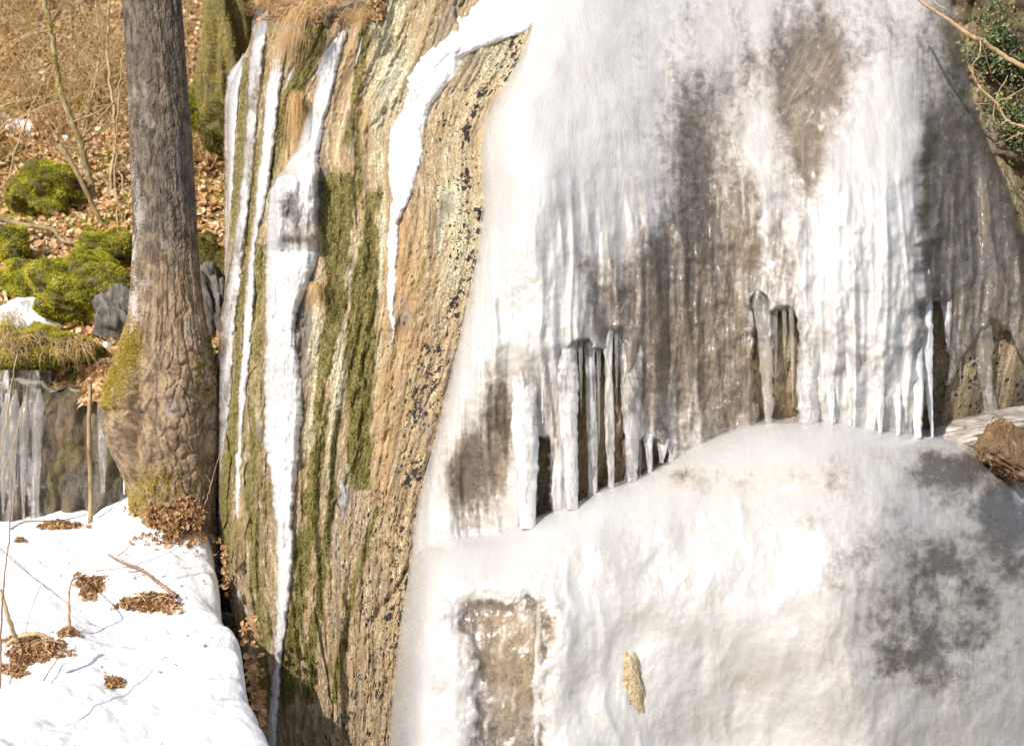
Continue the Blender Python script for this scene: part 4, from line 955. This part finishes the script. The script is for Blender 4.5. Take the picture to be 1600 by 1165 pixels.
lobe = gs(uu_, vt, 200, 640, 34, 90)*front; lobe2 = gs(uu_, vt, 290, 640, 34, 170)*front
R_ = R_-.075*groove-.025*crease+.03*lobe+.03*lobe2
Xt = (cx-800)/F*TY+ct*R_; Yt = TY+st_*R_*.95; Zt = CZ+(582.5-vt)/F*TY+0*th
warm = np.clip(ss(330, 520, vt)*1.0+.15+0*uu_+.15*fbm(s1*2, hgt*2, 3, 975), 0, 1)
palem = ss(250, 205, uu_)*ss(120, 250, vt)*ss(600, 520, vt)*front+.35*gs(uu_, vt, 225, 480, 22, 90)
mossm = np.clip(.9*gs(uu_, vt, 196, 596, 26, 44)*ss(-.4, .3, fbm(uu_/10., vt/12., 3, 980)+.3)+.85*gs(uu_, vt, 222, 545, 16, 30)+.6*gs(uu_, vt, 325, 560, 14, 90)*ss(-.2, .4, fbm(uu_/8., vt/20., 3, 981))+.7*gs(uu_, vt, 262, 752, 34, 26)*ss(-.2, .3, fbm(uu_/8., vt/9., 3, 982))+.5*gs(uu_, vt, 222, 790, 20, 25), 0, 1)*ss(650, 635, vt-400*(vt > 700)*1.0)
uvt = np.stack([s1*.165+0*vt, hgt+0*th], -1)
grid_mesh('trunk', Xt, Yt, Zt, M_bark, tree, uv=uvt, masks={'warm': warm, 'pale': np.clip(palem, 0, 1), 'moss': mossm}, wrap=True)
S = np.stack([Xt, Yt, Zt], -1)
pr_ = mossm*(st_ < .2); flat_ = pr_.ravel()**1.5; ch = rng.choice(flat_.size, 16000, p=flat_/flat_.sum())
pp = S.reshape(-1, 3)[ch]+rng.normal(0, .002, (16000, 3)); NN = np.stack([(ct+0*vt).ravel()[ch], (st_+0*vt).ravel()[ch], np.full(len(ch), .4)], -1)
uc_ = (uu_+0*vt).ravel()[ch]; vc_ = (vt+0*th).ravel()[ch]
for sel, m_ in [((uc_ < 240) & (vc_ < 700), M_mossy), ((uc_ >= 300) & (vc_ < 720), M_mossd), (vc_ >= 700, M_mossy)]:
    V_, F_, r_ = blades_arrays(pp[sel], NN[sel], .013, .003, .55); raw_mesh('moss', V_, F_, m_, tree, False, None, {'rnd': r_})
# leaf heap at its foot
n = 1500; a = rng.random(n)*2*np.pi; q = rng.random(n)**.6
uu = 272+np.cos(a)*q*(46-12*np.sin(a)+6*np.sin(3*a)); vv = 804+np.sin(a)*q*(32+5*np.sin(4*a+1))
pz = np.stack(P(uu, vv, np.full(n, TY-.20)+rng.uniform(-.05, .06, n)-.05*(1-q)+.0016*(800-vv)), -1)
e = empty('leaf_pile', tuple(pz.mean(0)-np.array([0, 0, .1])), 'rounded heap of orange brown leaves against the foot of the tree', 'leaf pile')
leaves_obj('leaves', pz, rng.normal(0, .9, (n, 3))+np.array([-.1, -.5, .4]), rng.uniform(.016, .052, n), M_leafd, e, .8)
n = 260; uu = np.concatenate([rng.normal(226, 12, 130), rng.normal(285, 34, 130)]); vv = np.concatenate([rng.normal(796, 6, 130), rng.normal(836, 7, 130)])
pz = snow_hit(uu, vv+8)+np.array([0, 0, .012]); pz[:130] = np.stack(P(uu[:130], vv[:130], np.full(130, TY-.14)), -1)
leaves_obj('leaves', pz, rng.normal(0, .8, (n, 3))+np.array([-.1, -.5, .6]), rng.uniform(.015, .045, n), M_leafd, e, .7)

# ------------------------------------------------------------------ twigs, stalks and branches on the left
def stick(name, pts, r0, r1, mat, label, cat='twig', side=(), depth=None, group=None, wob=.004):
    """pts: (u, v, y)"""
    w3 = [pxpt(*p) for p in pts]; e = empty(name, tuple(w3[0]), label, cat, group)
    c = curve(w3, 10, wob*.4); T = Tubes(); T.add(c, np.linspace(r0, r1, len(c)), 8); T.build('stem', mat, e)
    for (s_, rr) in side:
        c2 = curve([pxpt(*p) for p in s_], 8, wob*.3); T = Tubes(); T.add(c2, np.linspace(rr, rr*.4, len(c2)), 6); T.build('side_twig', mat, e)
    return e
def sy(u, v, d=.02): return float(snow_hit(np.array([float(u)]), np.array([float(v)]))[0, 1])-d
def S3(pts, d=.03): return [(u, v, sy(u, v, d)) for u, v in pts]
stick('fallen_branch', S3([(169, 866), (195, 879), (218, 888), (238, 902), (258, 918), (276, 932)], .05), .0065, .011, M_branch, 'stout brown fallen branch lying across the snow to a leaf pile', 'branch',
      side=[(S3([(222, 891), (210, 893), (198, 893)], .05), .005), (S3([(220, 892), (228, 905), (231, 918)], .04), .0025)])
stick('twig', S3([(150, 892), (178, 888), (206, 884), (240, 872), (265, 862), (300, 838), (340, 800)], .06), .0025, .0015, M_twig, 'thin curved twig crossing over the fallen branch', side=[(S3([(265, 862), (285, 874), (296, 890)], .05), .0018)])
stick('twig', S3([(183, 868), (193, 862), (204, 849)], .06), .0035, .002, M_branch, 'short dark twig sticking up beyond the fallen branch')
stick('twig', S3([(0, 856), (25, 880), (60, 908), (100, 938), (135, 970), (180, 990)], .12), .003, .0012, M_twig, 'long thin dark twig running diagonally over the snow', side=[(S3([(64, 914), (55, 935), (48, 955), (38, 998)], .12), .002), (S3([(20, 875), (45, 885), (75, 880)], .12), .0012)])
stick('twig', S3([(136, 900), (118, 875), (95, 850), (78, 830)], .05), .0016, .001, M_twig, 'hair thin twig arching up from the round leaf pile', side=[(S3([(150, 898), (149, 865), (140, 840)], .05), .0012)])
stick('bent_stalk', [(109, 985, sy(109, 985)), (108, 960, sy(109, 985)-.02), (108, 930, sy(109, 985)-.03), (112, 908, sy(109, 985)-.01), (125, 900, sy(125, 903)-.03)], .0075, .005, M_twigl, 'pale bent stalk standing in the snow below the round leaf pile', 'stalk')
stick('twig', [(0, 1075, 5.9), (3, 960, 6.0), (8, 890, 6.05), (14, 840, 6.1), (18, 770, 6.15), (22, 690, 6.2)], .0045, .002, M_twig, 'upright dark reddish twig along the left edge', side=[([(18, 826, 6.1), (40, 815, 6.15), (100, 812, 6.25), (136, 803, 6.3)], .004)])
stick('stalk', [(-6, 735, 6.6), (8, 670, 6.6), (16, 610, 6.6), (27, 553, 6.6)], .004, .0025, M_twigl, 'pale dry stalk leaning right before the ice on the rock step', 'stalk')
stick('stalk', [(0, 750, 6.7), (22, 690, 6.7), (34, 640, 6.7), (48, 580, 6.7)], .003, .0015, M_twigl, 'thinner pale stalk standing right of the leaning one', 'stalk')
stick('root', [(0, 920, 6.35), (12, 960, 6.35), (22, 990, 6.4), (26, 1000, 6.42)], .009, .012, M_twigl, 'pale thick root stub rising from the large leaf pile at left', 'root')
yr = sy(60, 1010, .06)
stick('root', [(10, 1008, yr), (28, 995, yr), (60, 990, yr), (85, 1005, yr), (100, 1025, yr)], .013, .010, M_twigl, 'arched pale root over the large leaf pile', 'root')
stick('root', [(5, 1030, yr-.03), (30, 1045, yr-.03), (40, 1060, yr-.03), (38, 1052, yr)], .008, .006, M_twigl, 'low curled root below the large leaf pile', 'root')
stick('twig', S3([(68, 1062), (85, 1035), (102, 1012), (110, 1000)], .08), .003, .0015, M_twig, 'short dark twig beside the large leaf pile')
stick('twig', S3([(14, 1068), (22, 1050), (30, 1030), (36, 1015)], .08), .003, .0015, M_twig, 'small twig in front of the large leaf pile')
stick('dry_sapling', [(141, 832, 8.33), (142, 760, 8.33), (139, 690, 8.33), (141, 600, 8.38)], .016, .012, M_sap, 'grey upright dead stem standing before the low rock step', 'stem')
stick('twig', [(316, 800, 7.9), (326, 770, 7.9), (334, 740, 7.9), (346, 700, 7.85)], .003, .0015, M_twigl, 'thin pale twig rising from the leaves right of the tree base', side=[([(330, 755, 7.9), (322, 742, 7.9), (318, 732, 7.9)], .0015)])
# leaning sticks and saplings on the slope
def hy_(u, v, d=.15): return float(hill_hit(np.array([float(u)]), np.array([float(v)]))[0, 1])-d
yb = hy_(160, 350)
stick('dead_stick', [(160, 350, yb), (140, 310, yb-.05), (115, 260, yb-.1), (92, 225, yb-.12)], .016, .022, M_sap, 'broken bare stick leaning left behind the domed mossy boulder', 'branch')
stick('fallen_branch', [(-20, 335, hy_(-20, 365)), (30, 350, hy_(30, 365)), (80, 358, hy_(80, 372)), (105, 378, hy_(105, 384)), (185, 379, hy_(185, 388))], .02, .013, M_sap, 'crooked grey branch lying across the slope below the domed boulder', 'branch')
stick('root', [(158, 258, hy_(158, 270)), (178, 262, hy_(170, 270)), (190, 275, hy_(190, 290)), (192, 300, hy_(192, 300))], .010, .007, M_twigl, 'pale curved root arching out of leaves left of the tree', 'root')
def sapling(pts, r0, r1, label, nside=10, L=.5, mat=M_sap, name='sapling', mossy=False):
    w3 = [np.array(pxpt(*p)) for p in pts]; e = empty(name, tuple(w3[0]), label, 'sapling')
    c = curve(w3, 12, .004); T = Tubes(); T.add(c, np.linspace(r0, r1, len(c)), 9); T.build('trunk', mat, e)
    if mossy:
        k = rng.integers(5, int(len(c)*.8), 3500); pz = c[k]+rng.normal(0, r0*.55, (3500, 3)); ok = fbm(pz[:, 2]*3, pz[:, 0]*2, 3, 990) > -.05
        V_, F_, r_ = blades_arrays(pz[ok], rng.normal(0, 1, (ok.sum(), 3)), .02, .004, .4); raw_mesh('moss', V_, F_, M_mossy, e, False, None, {'rnd': r_})
    for i in range(nside):
        T = Tubes()
        k = rng.integers(len(c)//5, len(c)-2); p0 = c[k]; d = rng.normal(0, 1, 3)*np.array([1, .5, .6])+np.array([0, -.1, .5]); d /= np.linalg.norm(d)
        l_ = L*rng.uniform(.4, 1.2); q = curve([p0, p0+d*l_*.5+rng.normal(0, .04, 3), p0+d*l_+rng.normal(0, .08, 3)], 7)
        T.add(q, np.linspace(r1*.55, .0012, len(q)), 5)
        for s_ in range(2):
            m = q[rng.integers(3, len(q)-2)]; d2 = d+rng.normal(0, .6, 3); q2 = curve([m, m+d2*l_*.2, m+d2*l_*.42+rng.normal(0, .03, 3)], 5); T.add(q2, np.linspace(.0022, .001, len(q2)), 4)
        T.build('twig', mat, e)
    return e
yb = hy_(148, 300); sapling([(150, 330, yb), (138, 270, yb), (122, 215, yb), (100, 160, yb), (88, 110, yb), (80, 50, yb), (66, -10, yb), (60, -60, yb)], .026, .018, 'crooked mossy sapling leaning left at the upper left of the slope', 14, .7, mossy=True)
yb = hy_(172, 290); sapling([(172, 300, yb), (180, 200, yb), (170, 120, yb), (168, 60, yb), (172, -40, yb)], .012, .007, 'slim pale sapling standing just left of the tree trunk', 10, .5, M_twigl)
yb = hy_(186, 360, .5); sapling([(186, 370, yb), (180, 300, yb), (181, 220, yb), (188, 120, yb), (196, 20, yb)], .007, .004, 'thin straight whip of a sapling in front of the slope by the trunk', 5, .3, M_twigl)
yb = hy_(12, 300); sapling([(10, 330, yb), (20, 250, yb), (45, 180, yb), (75, 110, yb), (105, 40, yb)], .008, .004, 'thin shoot leaning right at the left edge of the slope', 9, .4, M_twigl)
yb = hy_(130, 290); sapling([(130, 310, yb), (128, 240, yb), (140, 170, yb), (155, 90, yb), (150, 0, yb)], .009, .005, 'thin twiggy shoot between the leaning and the slim sapling', 12, .5, M_twigl)
yb = hy_(325, 250); sapling([(322, 280, yb), (326, 200, yb), (318, 100, yb), (322, 0, yb)], .008, .004, 'thin shoot between the tree trunk and the yellow mossy pillar', 7, .35, M_twigl)

# dry brush: a tangle nobody could count
T_V = []; 
Tb = Tubes(); 
N_ = 2300
nc = 120; uc0 = rng.uniform(-80, 345, nc); vc0 = 275-rng.random(nc)**.9*340
wc = rng.integers(0, nc, N_); ub = uc0[wc]+rng.normal(0, 9, N_); vb = vc0[wc]+rng.normal(0, 6, N_)
far = rng.random(N_) < .3; ub = np.where(far, rng.uniform(-80, 345, N_), ub); vb = np.where(far, 260-rng.random(N_)*320, vb)
hb = hill_hit(ub, vb); lean = rng.normal(0, .35, (nc, 3)); lc = rng.uniform(.25, 1.1, nc)
for i in range(N_):
    b0 = hb[i]; L = lc[wc[i]]*rng.uniform(.4, 1.1); d = rng.normal(0, .28, 3)+lean[wc[i]]+np.array([0, -.25, .8]); d /= np.linalg.norm(d)
    e1 = b0+d*L*.65; e2 = b0+d*L+np.array([rng.normal(0, .3), rng.normal(-.05, .1), -rng.random()*.35])*L
    t = np.linspace(0, 1, 6)[:, None]; q = (1-t)**2*b0+2*t*(1-t)*e1+t*t*e2
    Tb.add(q, np.linspace(.0042, .0018, 6)*rng.uniform(.6, 1.7), 3)
V_ = np.concatenate(Tb.V); F_ = np.concatenate(Tb.Fc)
tag(raw_mesh('dry_brush', V_, F_, M_brush, None, True, None, {'rnd': np.repeat(rng.random(N_), 18)}), 'tangled straw coloured dry brush on the upper slope', 'brush', kind='stuff')

# straw grass tufts hanging on the rock
def tuft(u, v, du, dv, spread, n, label, y=None, mat=M_grass, name='grass_tuft', w=.0022):
    y = y if y is not None else float(C(np.array([float(u)]), np.array([float(v)]))[0])-.05
    sc = y/F; V = []; Fc = []; R = []; k = 0
    root = np.array(pxpt(u, v, y))
    for i in range(n):
        b0 = root+rng.normal(0, 1, 3)*np.array([spread, 20, spread*.4])*sc
        f = rng.uniform(.5, 1.1); ex = np.array([du*f+rng.normal(0, spread*.9), 0, -dv*f*rng.uniform(.5, 1.15)])*sc; ex[1] = rng.normal(-.05, .03)
        e1 = b0+ex*np.array([.55, 1, .15])+np.array([0, -.05, .03]); e2 = b0+ex
        t = np.linspace(0, 1, 8)[:, None]; q = (1-t)**2*b0+2*t*(1-t)*e1+t*t*e2
        A = np.array([1, 0, .3])*w*rng.uniform(.35, 1.0); ww = (1-.85*t)
        V.append(np.hstack([q-A*ww, q+A*ww]).reshape(-1, 3)); a = np.arange(7)*2+k
        Fc.append(np.stack([a, a+1, a+3, a+2], -1)); R.append(np.full(16, rng.random())); k += 16
    o = raw_mesh(name, np.concatenate(V), np.concatenate(Fc), mat, None, True, None, {'rnd': np.concatenate(R)})
    return tag(o, label, 'grass')
tuft(480, 20, -34, 96, 9, 230, 'long curtain of straw grass hanging from the top of the rock face', y=7.75)
tuft(500, 0, -14, 42, 12, 120, 'straw grass clump at the very top beside the hanging curtain', y=7.9)
tuft(572, 22, -26, 40, 9, 150, 'arched tuft of orange straw grass right of the wide ice strip', y=7.72)
tuft(468, 150, -8, 120, 6, 160, 'narrow strand of straw grass between two ice strips')
tuft(502, 442, -14, 55, 6, 90, 'small drooping straw tuft beside the moss streak at mid height')
tuft(455, 60, -18, 70, 8, 160, 'short straw tuft along the top of the narrow bright ice strip')
tuft(430, 6, -24, 28, 12, 140, 'pale yellow grass on top of the rock left of the ice strips', y=8.3)
tuft(640, -12, 20, 50, 24, 200, 'straw grass tips at the top edge above the pale rock', y=8.0)
tuft(10, 492, 16, 40, 10, 90, 'dry grass clump at the left edge by the snow wedge', y=hy_(10, 500), w=.003)
tuft(20, 528, -12, 45, 30, 240, 'dry grass drooping over the long low mossy boulder', y=8.5, w=.003)
tuft(118, 535, 6, 34, 18, 150, 'sparse dry grass right of the long low mossy boulder', y=8.55, w=.003)
tuft(40, 288, -14, 26, 12, 140, 'pale grass beside the domed mossy boulder', y=hy_(40, 310), w=.004)
# leaves on the top ledge of the cliff
n = 900; ut = rng.uniform(395, 600, n); vt_ = rng.uniform(-60, 34, n); pt = np.stack(P(ut, vt_, C(ut, vt_)-.02), -1)
leaves_obj('leaf_litter', pt, rng.normal(0, .5, (n, 3))+np.array([0, -.6, .7]), rng.uniform(.03, .06, n), M_leafd)
tag(bpy.data.objects['leaf_litter.002'], 'brown leaves lying on the top ledge of the rock face', 'fallen leaves', kind='stuff')

# ------------------------------------------------------------------ upper right: dark bank, evergreen, bare branches
ub = np.linspace(1440, 1900, 130)[None]; vb = np.linspace(-260, 1400, 330)[:, None]
UU = ub+0*vb; VV = vb+0*ub
yy = 8.15-.0008*(UU-1500)-.10*ridged(UU/90., VV/120., 4, 1000)-.05*fbm(UU/25., VV/25., 4, 1005)+.5*ss(300, -200, VV)+.25*ss(520, 620, VV)
bank = grid_mesh('bank', (UU-800)/F*yy, yy, CZ+(582.5-VV)/F*yy, M_dark, uv=np.stack([UU/300., VV/300.], -1),
   masks={'moss': .7*ss(.0, .5, fbm(UU/40., VV/40., 4, 1010)), 'dots': 0*UU+.3, 'pale': .3*ss(.1, .6, fbm(UU/30., VV/30., 3, 1012)), 'orange': 0*UU+.2, 'grey': 0*UU+.1, 'wet': 0*UU+.35})
tag(bank, 'dark overgrown bank right of the frozen waterfall', kind='structure')
def shrub(u, v, ru, rv, y, n, label, L=.03, seed=0):
    c = np.array(pxpt(u, v, y)); e = empty('evergreen_shrub', (c[0], c[1]+.1, c[2]-rv/F*y), label, 'shrub')
    T = Tubes(); P_ = []; N_ = []
    for i in range(int(26)):
        d = rng.normal(0, 1, 3)*np.array([ru, ru*.6, rv])/F*y*.62; p0 = c+np.array([.05, .15, -rv/F*y*.6]); tip = c+d
        q = curve([p0, (p0+tip)/2+rng.normal(0, .03, 3), tip], 6); T.add(q, np.linspace(.006, .0015, len(q)), 5)
        k = rng.integers(3, len(q), n//26); P_.append(q[k]+rng.normal(0, .035, (len(k), 3))); N_.append(rng.normal(0, .6, (len(k), 3))+np.array([-.3, -.5, .5]))
    T.build('stems', M_twig, e)
    P_ = np.concatenate(P_); N_ = np.concatenate(N_)
    leaves_obj('foliage', P_, N_, rng.uniform(L*.5, L*1.2, len(P_)), M_ever, e, .4)
    return e
shrub(1560, 60, 60, 60, 7.95, 2000, 'upper scrubby evergreen bush in the top right corner', .03)
shrub(1590, 170, 45, 70, 7.95, 1500, 'lower dark evergreen bush right of the ice behind bare twigs', .026)
shrub(1620, 330, 45, 60, 8.0, 1800, 'deep green bush at the right edge beside the ice shoulder', .026)
Y0 = 7.35
stick('bare_branch', [(1410, -40, Y0+.1), (1440, 2, Y0), (1480, 30, Y0), (1520, 58, Y0), (1536, 65, Y0+.02), (1560, 82, Y0+.04), (1605, 108, Y0), (1680, 150, Y0)], .0085, .014, M_twigl, 'bare tan branch crossing the top right corner of the ice', 'branch',
      side=[([(1458, 0, Y0), (1468, 10, Y0-.02), (1478, 14, Y0-.03), (1482, 28, Y0)], .004), ([(1532, 64, Y0), (1531, 85, Y0-.02), (1520, 102, Y0-.02), (1522, 125, Y0)], .004)])
stick('bare_branch', [(1514, 102, Y0+.05), (1530, 135, Y0+.05), (1556, 160, Y0+.05), (1574, 188, Y0+.05), (1600, 198, Y0+.05), (1680, 215, Y0)], .004, .0085, M_twigl, 'forked bare branch bending down beside the right shoulder of the ice', 'branch',
      side=[([(1556, 160, Y0+.05), (1580, 150, Y0+.02), (1605, 134, Y0)], .0035), ([(1574, 188, Y0+.05), (1560, 196, Y0+.02), (1552, 180, Y0), (1558, 150, Y0), (1575, 118, Y0)], .004), ([(1524, 163, Y0), (1545, 162, Y0), (1556, 160, Y0+.04)], .002)])
stick('bare_branch', [(1556, 225, Y0+.1), (1575, 218, Y0+.1), (1600, 207, Y0+.08), (1660, 190, Y0)], .0015, .004, M_twigl, 'short thin twig reaching in from the right below the forked branch', 'branch')
stick('bare_branch', [(1500, 45, Y0+.15), (1530, 60, Y0+.15), (1552, 120, Y0+.2), (1590, 150, Y0+.2)], .002, .003, M_twig, 'dark thin twig tangled behind the tan branch at top right', 'branch')

bpy.context.view_layer.update()
